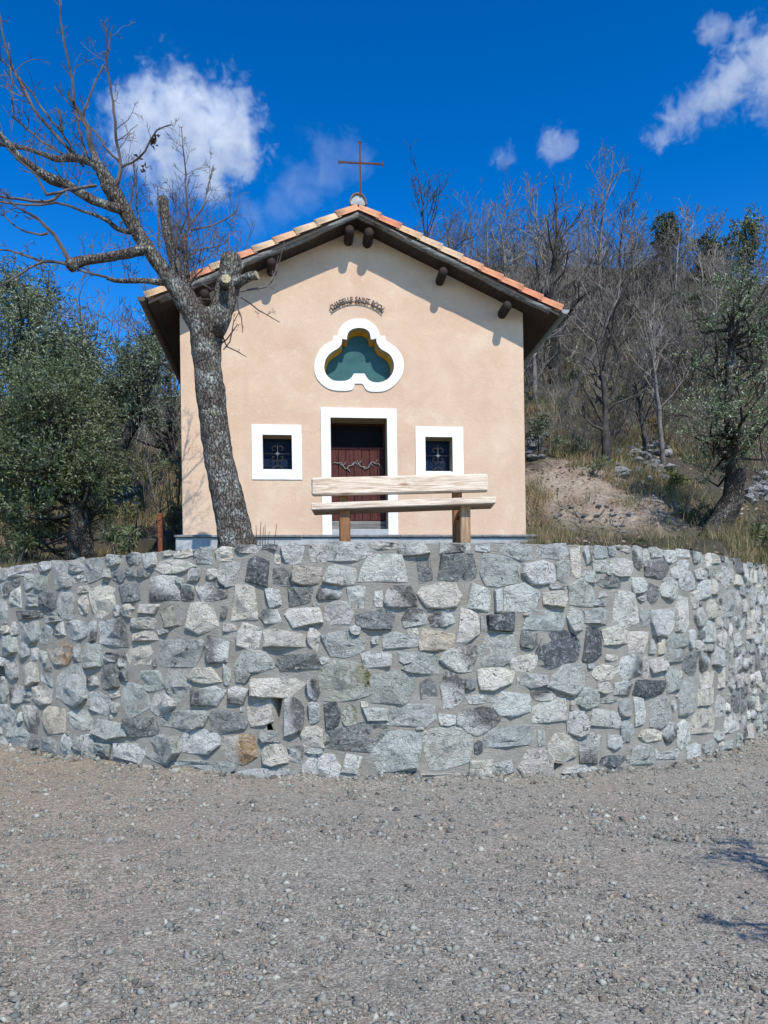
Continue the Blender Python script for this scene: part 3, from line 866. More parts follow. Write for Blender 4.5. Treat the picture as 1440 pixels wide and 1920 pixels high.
# ------------------------------------------------------------------ the chapel; local x along the facade, y into it, turned 6 degrees
from mathutils.geometry import tessellate_polygon
CA = R_(6)
CO = at(672, 1000, 12.4)
def fac(px, py, d=0.0):
    """local (x, z) on the plane d behind the facade seen at a pixel"""
    q = at(px, py, 1.0)
    rx, rz = q.x, q.z - HC
    t = (d - math.sin(CA) * CO.x + math.cos(CA) * CO.y) / (-math.sin(CA) * rx + math.cos(CA))
    return (math.cos(CA) * (t * rx - CO.x) + math.sin(CA) * (t - CO.y), HC + t * rz)

HW, CX, Z0 = 2.755, .04, 3.165                               # half width, centre, foot of the facade
SL, ZA, ZT = .4627, 8.284, 0
def roof_z(x): return ZA - SL * abs(x - CX)                   # top of the tiles at the verge

def plate(b, outer, holes, y0, y1=None, color=None):
    """a flat plate in the x-z plane with holes, front at y0; with y1 also its edges back to y1"""
    loops = [outer] + holes
    flat = [p for l in loops for p in l]
    tri = tessellate_polygon([[Vector((x, z, 0)) for x, z in l] for l in loops])
    V = [(x, y0, z) for x, z in flat]
    Fc = []
    for t in tri:
        a, q, c = [flat[i] for i in t]
        ccw = (q[0] - a[0]) * (c[1] - a[1]) - (q[1] - a[1]) * (c[0] - a[0]) > 0
        Fc.append(tuple(t) if ccw else tuple(t[::-1]))
    if y1 is not None:
        n = len(flat); V += [(x, y1, z) for x, z in flat]; o = 0
        for l in loops:
            k = len(l)
            for i in range(k):
                j = (i + 1) % k
                Fc.append((o + i, o + j, n + o + j, n + o + i))
            o += k
    b.add(V, Fc, color)

def rect(x0, z0, x1, z1): return [(x0, z0), (x1, z0), (x1, z1), (x0, z1)]
def pxrect(x0, y0, x1, y1):
    a, b = fac(x0, y1), fac(x1, y0)
    return rect(a[0], a[1], b[0], b[1])
def shift(b, T):
    b.v = [v + np.array(T) for v in b.v]

TI = '615,462 655,453 700,452 740,460 770,475 790,493 800,512 808,545 812,582 845,580 872,568 873,595 880,622 900,660 925,690 965,712 1000,732 1030,757 1050,790 1066,828 1072,870 1070,912 1060,950 1043,984 1020,1010 990,1036 950,1055 910,1064 870,1066 832,1060 800,1045 780,1030 765,1010 752,988 740,966 620,966 610,984 600,1000 582,1020 560,1035 527,1046 490,1050 445,1050 400,1045 362,1028 330,1000 304,968 290,930 286,894 290,860 298,823 312,790 338,755 370,725 400,706 430,690 458,668 480,640 486,606 488,570 514,580 542,582 545,548 552,520 562,500 575,485 592,472'
TO = '610,352 650,349 695,349 740,353 785,370 820,393 855,420 882,452 902,495 912,540 970,543 976,575 985,600 1018,618 1050,640 1088,668 1120,702 1150,743 1170,790 1179,834 1181,880 1177,926 1165,970 1142,1017 1112,1060 1078,1096 1040,1125 997,1149 950,1165 895,1171 840,1171 800,1166 770,1155 752,1138 740,1118 730,1096 715,1079 630,1078 624,1102 618,1122 606,1140 588,1152 540,1159 490,1161 435,1158 380,1150 332,1133 290,1110 252,1078 220,1040 196,1001 181,960 175,915 175,870 184,818 200,770 218,728 240,692 273,658 310,632 348,610 383,592 386,566 388,542 440,540 446,500 460,462 478,433 500,408 532,384 570,363'
def zoomed(txt): return [fac(560 + float(a) / 6, 540 + float(b) / 6) for a, b in (q.split(',') for q in txt.split())]

def chapel():
    root = empty('chapel', (CO.x, CO.y, 0), CA, label='small peach coloured chapel with white trimmed openings and a red tiled roof', category='chapel')
    ti, to = zoomed(TI), zoomed(TO)
    win = [(pxrect(473, 797, 565, 899), pxrect(493, 816, 547, 881)), (pxrect(780, 801, 868, 893), pxrect(798, 820, 848, 884.5))]
    dx0, dx1, dz1 = fac(621, 900)[0], fac(727, 900)[0], fac(674, 784)[1]
    ox0, ox1, oz1 = fac(603, 900)[0], fac(745, 900)[0], fac(674, 765.5)[1]
    xl, xr = CX - .04 - HW, CX - .04 + HW
    door_hole = rect(dx0, Z0, dx1, dz1)
    # facade: outline walks round the door so the opening reaches the ground
    out = [(xl, Z0 - .6), (xr, Z0 - .6), (xr, roof_z(xr) - .20), (CX, roof_z(CX) - .20), (xl, roof_z(xl) - .20)]
    b = Buf()
    plate(b, out, [ti[::-1], win[0][1], win[1][1], door_hole], 0.0)
    b.obj('facade', M['plaster'], root)
    b = Buf()
    for x, sgn in ((xl, 1), (xr, -1)):
        zt = roof_z(x) - .2
        V = [(x, 0, Z0 - .6), (x, 7, Z0 - .6), (x, 7, zt), (x, 0, zt)]
        b.add(V, [(0, 3, 2, 1) if sgn > 0 else (0, 1, 2, 3)])
    b.add([(xl, 7, Z0 - .6), (xr, 7, Z0 - .6), (xr, 7, roof_z(xr) - .2), (CX, 7, roof_z(CX) - .2), (xl, 7, roof_z(xl) - .2)], [(4, 3, 2, 1, 0)])
    b.obj('side_walls', M['plaster'], root)
    # trefoil window
    b = Buf(); plate(b, to, [ti[::-1]], -.016, .002)
    tw = b.obj('trefoil_window', M['white'], root, label='white trefoil surround of the window under the lettering')
    n = len(ti)
    mx, mz = np.mean([p[0] for p in ti]), np.mean([p[1] for p in ti])
    def scaled(k, dz): return [(mx + (p[0] - mx) * k, mz + (p[1] - mz) * k + dz) for p in ti]
    r1, r2 = scaled(.975, -.004), scaled(.94, -.012)
    for nm, a, c, y0, y1, mt in (('reveal', ti, r1, -.015, .11, 'tan'), ('window_frame', r1, r2, .11, .22, 'ochre')):
        b = Buf()
        b.add([(x, y0, z) for x, z in a] + [(x, y1, z) for x, z in c], [(i, n + i, n + (i + 1) % n, (i + 1) % n) for i in range(n)])
        b.obj(nm, M[mt], tw, True)
    b = Buf(); plate(b, scaled(.95, -.012), [], .222, .23)
    b.obj('pane', M['teal'], tw)
    # two small square windows
    for k, (o, i) in enumerate(win):
        b = Buf(); plate(b, o, [i], -.014, .002)
        f = b.obj('window', M['white'], root, label=('white framed square window left of the door', 'white framed square window right of the door')[k])
        (x0, z0), (x1, z1) = i[0], i[2]
        y1 = .27
        b = Buf()
        b.add([(x0, -.012, z0), (x1, -.012, z0), (x1, -.012, z1), (x0, -.012, z1), (x0, y1, z0), (x1, y1, z0), (x1, y1, z1), (x0, y1, z1)],
              [(0, 1, 5, 4), (1, 2, 6, 5), (2, 3, 7, 6), (3, 0, 4, 7)])
        b.obj('reveal', M['tan'], f)
        b = Buf(); box(b, x0 - .01, x1 + .01, .05, y1, z0 - .01, z0 + .022)
        b.obj('sill', M['white'], f)
        b = Buf()
        box(b, x0 + .004, x1 - .004, y1 - .02, y1 - .004, z0 + .024, z1 - .004)
        b.obj('pane', M['blue'], f)
        b = Buf()
        xc, zc = (x0 + x1) / 2, (z0 + z1) / 2
        yg = .10
        tube(b, [(xc, yg, z0 + .024), (xc, yg, z1 - .10)], .009, 6)
        tube(b, [(x0 + .01, yg, zc), (x1 - .01, yg, zc)], .006, 6)
        for s in (-1, 1):
            tube(b, [(xc + s * .13, yg, z0 + .026), (xc + s * .07, yg, z0 + .055), (xc, yg, z0 + .10)], .008, 6)
            tube(b, [(xc, yg, zc + .10), (xc + s * .05, yg, zc + .13), (xc + s * .09, yg, zc + .10), (xc + s * .08, yg, zc + .06), (xc + s * .045, yg, zc + .06)], .007, 6)
            tube(b, [(xc, yg, zc - .10), (xc + s * .05, yg, zc - .12), (xc + s * .09, yg, zc - .08), (xc + s * .075, yg, zc - .04), (xc + s * .045, yg, zc - .05)], .007, 6)
        g = b.obj('grille', M['iron'], f, True)
        b = Buf()
        for a in range(8):
            t = a * math.pi / 4; l = .045 if a % 2 == 0 else .03
            tube(b, [(xc, yg - .012, zc), (xc + math.cos(t) * l, yg - .016, zc + math.sin(t) * l)], [.008, .003], 5)
        b.obj('rosette', M['zinc'], g)
    # door
    b = Buf()
    plate(b, [(ox0, Z0 + .004), (dx0, Z0 + .004), (dx0, dz1), (dx1, dz1), (dx1, Z0 + .004), (ox1, Z0 + .004), (ox1, oz1), (ox0, oz1)], [], -.018, .002)
    ds = b.obj('door_surround', M['white'], root)
    b = Buf(); yd = .33
    b.add([(dx0, -.016, Z0), (dx0, -.016, dz1), (dx1, -.016, dz1), (dx1, -.016, Z0), (dx0, yd + .06, Z0), (dx0, yd + .06, dz1), (dx1, yd + .06, dz1), (dx1, yd + .06, Z0)],
          [(0, 1, 5, 4), (1, 2, 6, 5), (2, 3, 7, 6)])
    b.obj('door_reveal', M['tan'], ds)
    b = Buf(); box(b, dx0 - .005, dx1 + .005, -.01, yd + .05, Z0 - .02, Z0 + .115, bev=.006)
    b.obj('threshold', M['concrete'], root)
    b = Buf(); box(b, dx0 + .002, dx1 - .002, yd + .03, yd + .07, Z0 + .12, dz1 - .002)
    door = b.obj('door', M['doorwood'], root, label='dark red plank door with a carved branch and a grey foot board')
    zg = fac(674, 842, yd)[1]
    b = Buf(); box(b, dx0 + .03, dx1 - .03, yd + .012, yd + .034, zg + .03, dz1 - .03)  # near-black panel covering the upper half of the door leaf
    b.obj('upper_panel', M['darkpanel'], door)
    b = Buf()
    for x0, x1, z0, z1 in ((dx0 + .004, dx1 - .004, zg - .012, zg + .03), (dx0 + .004, dx0 + .035, zg + .032, dz1 - .035), (dx1 - .035, dx1 - .004, zg + .032, dz1 - .035), (dx0 + .004, dx1 - .004, dz1 - .034, dz1 - .004)):
        box(b, x0, x1, yd - .012, yd + .036, z0, z1, bev=.005)
    b.obj('upper_panel_bars', M['doorwood'], door)
    nb = 7; wd = (dx1 - dx0 - .01) / nb
    for k in range(nb):
        b = Buf(); x = dx0 + .005 + k * wd
        box(b, x + .003, x + wd - .003, yd + rnd.uniform(-.004, .004), yd + .034, Z0 + .30, zg - .015, bev=.005)
        b.obj('board', M['doorwood'], door)
    b = Buf(); box(b, dx0 + .004, dx1 - .004, yd - .02, yd + .034, Z0 + .125, Z0 + .292, bev=.008)
    b.obj('foot_board', M['greywood'], door)
    b = Buf()
    zz = fac(674, 872, .3)[1]
    P = [(dx0 + .05 + t * (dx1 - dx0 - .1), yd - .012, zz + .05 * math.sin(t * 17) + .025 * math.sin(t * 41 + 1)) for t in np.linspace(0, 1, 26)]
    tube(b, P, .010, 6)
    for k in range(3, 24, 2):
        p = P[k]; s = 1 if k % 4 == 1 else -1
        tube(b, [p, (p[0] + .03, p[1], p[2] + s * .03), (p[0] + .055, p[1], p[2] + s * .075)], [.007, .010, .002], 5)
    b.obj('carved_branch', M['greywood'], door, True)
    # plinth with its slate slabs
    b = Buf()
    px0, px1 = fac(326, 1010, -.22)[0], fac(1011, 1010, -.22)[0]
    box(b, px0 + .02, px1 - .02, -.20, -.002, Z0 - 1.0, Z0 - .042, bev=.01)
    pl = b.obj('plinth', M['concrete'], root)
    x = px0
    while x < px1 - .05:
        wdt = min(rnd.uniform(.6, 1.05), px1 - x)
        if px1 - x - wdt < .3: wdt = px1 - x
        b = Buf(); box(b, x + .003, x + wdt - .003, -.235 + rnd.uniform(-.008, .008), -.006, Z0 - .040, Z0 - .002 + rnd.uniform(-.003, .001), bev=.006)
        b.obj('slab', M['slate'], pl)
        x += wdt
    # roof: boards, verge timbers, purlins, tiles, ridge, gutters
    b = Buf()
    yf, yb = -.45, 7.3
    for s in (-1, 1):
        e = CX + s * 3.19
        for y0, y1, z0, z1 in ((yf + .03, yb, -.19, -.13),):
            V = [(CX, y, ZA + dz) for y in (y0, y1) for dz in (z0, z1)] + [(e, y, roof_z(e) + dz) for y in (y0, y1) for dz in (z0, z1)]
            Fc = [(0, 1, 5, 4), (2, 6, 7, 3), (0, 4, 6, 2), (1, 3, 7, 5), (4, 5, 7, 6)]
            b.add(V, Fc if s > 0 else [f[::-1] for f in Fc])
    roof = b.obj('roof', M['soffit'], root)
    for s in (-1, 1):
        e = CX + s * 3.05
        n = 24
        P = [(CX + (e - CX) * t, yf + .075 + .012 * math.sin(9 * t + s), roof_z(CX + (e - CX) * t) - .168 + .010 * math.sin(13 * t)) for t in np.linspace(.0, 1, n)]
        b = Buf()
        def rough(V, ring, rr, Pp):
            for i in range(V.shape[0]):
                for j in range(V.shape[1]):
                    V[i, j] += ring[i, j] * .014 * fnoise(V[i, j, 0] * 3, V[i, j, 1] * 14, V[i, j, 2] * 9, 3)
            return V
        tube(b, P, np.linspace(.046, .054, n), 10, True, rough)
        b.obj('verge_timber', M['timber'], roof, True)
    for px, pz in ((-1.317, 7.367), (-.10, 7.90), (.215, 7.875), (1.375, 7.305), (2.404, 6.80), (-2.33, 6.84)):
        b = Buf()
        P = [(px, y, pz - .01) for y in (-.37, -.35, -.1, .3)]
        def lumpy(V, ring, rr, Pp):
            for i in range(V.shape[0]):
                for j in range(V.shape[1]):
                    V[i, j] += ring[i, j] * .016 * fnoise(V[i, j, 0] * 7, px * 3, V[i, j, 2] * 7, 2)
            return V
        tube(b, P, (.062, .072, .074, .074), 10, True, lumpy)
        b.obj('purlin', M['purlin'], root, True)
    TC = [(.52, .235, .13), (.56, .29, .165), (.50, .34, .20), (.55, .40, .26), (.50, .20, .11), (.57, .33, .20)]
    def barrel(b, s, d0, d1, y, r0, r1, zoff, c, seg=7, thick=.016):
        """a half round tile lying down the slope of side s, from distance d0 to d1 along x"""
        V, Fc = [], []
        k = math.hypot(1, SL)
        for t, dd, r, lift in ((0, d0, r0, 0.0), (1, d1, r1, .022)):
            for rr in (r, r - thick):
                for a in np.linspace(-.12 * math.pi, 1.12 * math.pi, seg):
                    px, pz = math.cos(a) * rr, math.sin(a) * rr
                    X = CX + s * dd; Z = ZA - SL * dd
                    V.append((X + s * SL / k * (pz + lift), y + px, Z + zoff + (pz + lift) / k))
        n = seg
        for i in range(n - 1):
            Fc += [(i, i + 1, 2 * n + i + 1, 2 * n + i), (n + i, 3 * n + i, 3 * n + i + 1, n + i + 1),
                   (2 * n + i, 2 * n + i + 1, 3 * n + i + 1, 3 * n + i), (i, n + i, n + i + 1, i + 1)]
        for i in (0, n - 1):
            Fc.append((i, 2 * n + i, 3 * n + i, n + i))
        if s < 0: Fc = [f[::-1] for f in Fc]
        b.add(V, Fc, c)
    seq = {1: (1, 4, 2, 3, 3, 1, 0, 0, 4, 0), -1: (1, 3, 3, 5, 3, 0, 3, 4, 0, 2)}
    nt = 10; L = 3.22 / nt
    for s in (-1, 1):
        for k in range(nt):
            b = Buf()
            c = np.array(TC[seq[s][k]]) * rnd.uniform(.92, 1.06)
            barrel(b, s, k * L - (.05 if k else .0), (k + 1) * L, yf + .085, .085, .098, -.085, c, 9)
            b.obj('roof_tile', M['tile'], roof, True)
    b = Buf()
    for s in (-1, 1):
        for k in range(nt):
            for i, y in enumerate(np.arange(yf + .30, yb, .225)):
                c = np.array(TC[rnd.randrange(6)]) * rnd.uniform(.85, 1.08)
                barrel(b, s, k * L - (.05 if k else 0), (k + 1) * L, y, .085, .098, -.095, c, 5)
        V, Fc = [], []
        for x in (0, 3.20):                                    # channel tiles between, read as a bed
            V += [(CX + s * x, yf + .12, ZA - SL * x - .115), (CX + s * x, yb, ZA - SL * x - .115)]
        b.add(V, [(0, 1, 3, 2)[::-s]], (.40, .20, .12))
    b.obj('tile_courses', M['tile'], roof, True, kind='stuff')
    # ridge: half round tiles; the first is bedded on white mortar
    b = Buf()
    for i, y in enumerate(np.arange(yf + .02, yb - .3, .38)):
        V, Fc = [], []; n = 11
        for yy, r in ((y, .135), (y + .42, .12)):
            for rr in (r, r - .018):
                for a in np.linspace(-.05 * math.pi, 1.05 * math.pi, n):
                    V.append((CX + math.cos(a) * rr, yy, ZA - .0 + math.sin(a) * rr * 1.15))
        for j in range(n - 1):
            Fc += [(j, 2 * n + j, 2 * n + j + 1, j + 1), (n + j, n + j + 1, 3 * n + j + 1, 3 * n + j), (j, j + 1, n + j + 1, n + j)]
        b.add(V, Fc, np.array((.20, .12, .085)) if i == 0 else np.array(TC[rnd.randrange(6)]))
    rt = b.obj('ridge_tile', M['tile'], roof, True)
    b = Buf()
    n = 14
    V = [(CX, yf + .035, ZA + .03)] + [(CX + math.cos(a) * .118, yf + .045, ZA - .0 + math.sin(a) * .136) for a in np.linspace(-.06 * math.pi, 1.06 * math.pi, n)]
    b.add(V, [(0, i + 1, i + 2) for i in range(n - 1)] + [(0, n, 1)])
    b.obj('ridge_mortar', M['concrete'], rt)
    for s in (-1, 1):
        b = Buf()
        x = CX + s * 3.285; z = roof_z(CX + s * 3.22) - .07
        V, Fc = [], []; n = 9
        for y in (yf + .02, yb):
            for r in (.072, .066):
                for a in np.linspace(math.pi, 2 * math.pi, n):
                    V.append((x + math.cos(a) * r, y, z + math.sin(a) * r))
        for j in range(n - 1):
            Fc += [(j, j + 1, 2 * n + j + 1, 2 * n + j), (n + j, 3 * n + j, 3 * n + j + 1, n + j + 1), (j, n + j, n + j + 1, j + 1)]
        b.add(V, Fc)
        V = [(x + math.cos(a) * .066, yf + .03, z + math.sin(a) * .066) for a in np.linspace(math.pi, 2 * math.pi, n)]
        b.add(V, [tuple(range(n))])
        b.obj('gutter', M['zinc' if s > 0 else 'browngutter'], roof, True)
    # iron cross
    b = Buf()
    cx, yc = .079, yf + .02
    za, zb, zm = fac(675, 267, yc)[1], fac(676, 354, yc)[1], fac(676, 306, yc)[1]
    box(b, cx - .013, cx + .013, yc - .008, yc + .008, zb - .10, za)
    a0, a1 = fac(636, 303, yc)[0], fac(717, 308, yc)[0]
    box(b, a0, a1, yc - .0095, yc + .0075, zm - .012, zm + .014)
    for x, z, dx, dz in ((a0, zm, 1, 0), (a1, zm, -1, 0), (cx, za, 0, -1)):
        box(b, x - (.009 if dx else .03), x + (.009 if dx else .03), yc - .011, yc + .009, z - (.030 if dx else .009), z + (.030 if dx else .009))
        box(b, x - (.026 if dx else .006), x + (.026 if dx else .006), yc - .005, yc + .005, z - (.006 if dx else .0), z + (.006 if dx else .04))
    b.obj('cross', M['rust'], root, label='thin rusty iron cross on the ridge')
chapel()

# ------------------------------------------------------------------ metal lettering above the trefoil window
def lettering():
    c0 = fac(670, 638)
    root = empty('metal_sign', tuple(Matrix.Translation((CO.x, CO.y, 0)) @ Matrix.Rotation(CA, 4, 'Z') @ Vector((c0[0], -.034, c0[1]))), CA,
                 label='dark metal letters reading CHAPELLE SAINT ROCH arched on the facade', category='sign')
    Rr = .60
    txt = 'CHAPELLE SAINT ROCH'
    wid = {'I': .6, ' ': .62, 'C': 1.0, 'H': 1.1, 'A': 1.05, 'P': .95, 'E': .9, 'L': .85, 'S': .85, 'N': 1.1, 'T': .95, 'R': 1.0, 'O': 1.1}
    tot = sum(wid[c] for c in txt)
    span = R_(82)
    b = Buf()
    tube(b, [(math.sin(t) * Rr, 0, math.cos(t) * Rr) for t in np.linspace(-span / 2 - .03, span / 2 + .03, 40)], .0075, 6)
    for t in (-.62, -.2, .2, .62):
        tube(b, [(math.sin(t) * Rr, .033, math.cos(t) * Rr), (math.sin(t) * Rr, 0, math.cos(t) * Rr)], .005, 5)
    b.obj('rail', M['iron'], root, True)
    a = -span / 2
    meshes = {}
    for ch in txt:
        da = span * wid[ch] / tot
        if ch != ' ':
            if ch not in meshes:
                cu = bpy.data.curves.new('letter', 'FONT')
                cu.body = ch; cu.size = .112; cu.extrude = .004; cu.offset = .0032; cu.resolution_u = 3
                cu.align_x = 'CENTER'
                tmp = bpy.data.objects.new('letter', cu)
                m = bpy.data.meshes.new_from_object(tmp)
                bpy.data.objects.remove(tmp); bpy.data.curves.remove(cu)
                m.name = 'letter'
                for v in m.vertices: v.co = (v.co.x * .80, -v.co.z, v.co.y)
                meshes[ch] = m
            t = a + da / 2
            o = link('letter', meshes[ch], M['iron'], root, loc=(math.sin(t) * (Rr + .004), -.001, math.cos(t) * (Rr + .004)))
            o.rotation_euler = (0, t, 0)
        a += da
lettering()

# ------------------------------------------------------------------ wooden bench on the terrace
def bench():
    root = empty('park_bench', (.2, 9.45, 2.5), label='rustic wooden bench of thick pale planks on brown posts before the chapel door', category='bench')
    O = Vector((.2, 9.45, 2.5))
    def bx(name, mat, p0, p1, y0, y1, dz=(0, 0), dx=0.0, bev=.012, **kw):
        # a beam whose front face spans pixels p0 (upper left) to p1 (lower right) at depth y0
        a, c = at(*p0, y0) - O, at(*p1, y0) - O
        b = Buf()
        box(b, a.x, c.x, y0 - O.y, y1 - O.y, c.z, a.z, bev=bev)
        V = b.v[0]
        t = (V[:, 0] - a.x) / (c.x - a.x)
        V[:, 2] += dz[0] + (dz[1] - dz[0]) * t
        V[:, 1] += dx * t
        return b.obj(name, M[mat], root, **kw)
    for n_ in range(1):
        bx('seat', 'benchwood', (583, 942.5), (929, 950.5), 9.20, 9.62, (-.005, .035), -.05, .010)
        bx('backrest', 'benchwood', (583, 892.5), (917, 921.5), 9.66, 9.76, (-.018, .012), .05, .022)
    bx('leg', 'postwood', (636, 950.5), (657, 1045), 9.27, 9.40)
    bx('leg', 'postpale', (863, 946), (883.5, 1045), 9.27, 9.40)
    bx('back_post', 'postwood', (634.5, 900), (654.5, 1040), 9.765, 9.88)
    bx('back_post', 'postwood', (848, 900), (868, 1040), 9.765, 9.88)
    for px in (645, 868):
        a = at(px, 955, 9.4)
        b = Buf(); box(b, a.x - O.x - .05, a.x - O.x + .05, 9.41 - O.y, 9.76 - O.y, a.z - O.z - .07, a.z - O.z + .0, bev=.006)
        b.obj('rail', M['postwood'], root)
bench()

# ------------------------------------------------------------------ the old pollarded tree before the facade
def wood_disp(amp, sc_):
    def f(V, ring, rr, P):
        for i in range(V.shape[0]):
            for j in range(V.shape[1]):
                p = V[i, j] * sc_
                q = fnoise(p[0], p[1], p[2] * .35, 4) + .5 * fnoise(p[0] * 3, p[1] * 3, p[2] * .8 + 7, 3)
                V[i, j] += ring[i, j] * q * amp * min(1, rr[i, j] / .08)
        return V
    return f

def grow(b, p, d, L, r, lvl, up=.15, wig=.22, seg=4, rate=1.0, rmin=.0022, sides=3):
    """a twig with side twigs, bending at random"""
    P = [np.array(p, float)]; d = np.array(d, float); d /= np.linalg.norm(d)
    for k in range(seg):
        d = d + rng.normal(0, wig, 3) + np.array((0, 0, up)); d /= np.linalg.norm(d)
        P.append(P[-1] + d * L / seg)
    rr = np.maximum(r * np.linspace(1, .35, seg + 1), rmin)
    tube(b, P, rr, sides, False)
    if lvl > 0:
        n = max(1, int(round(rate * rng.uniform(2.2, 4.2))))
        for t in rng.uniform(.2, 1.0, n):
            i = min(seg - 1, int(t * seg)); f = t * seg - i
            q = P[i] * (1 - f) + P[i + 1] * f
            a = rng.normal(0, 1, 3); dd = (P[i + 1] - P[i]); dd = dd / np.linalg.norm(dd)
            a -= dd * a.dot(dd); a /= np.linalg.norm(a) + 1e-9
            grow(b, q, dd * rng.uniform(.5, 1.0) + a * rng.uniform(.5, .95), L * rng.uniform(.35, .62) * (1.1 - t * .4), r * .55, lvl - 1, up, wig, max(2, seg - 1), rate, rmin, sides)

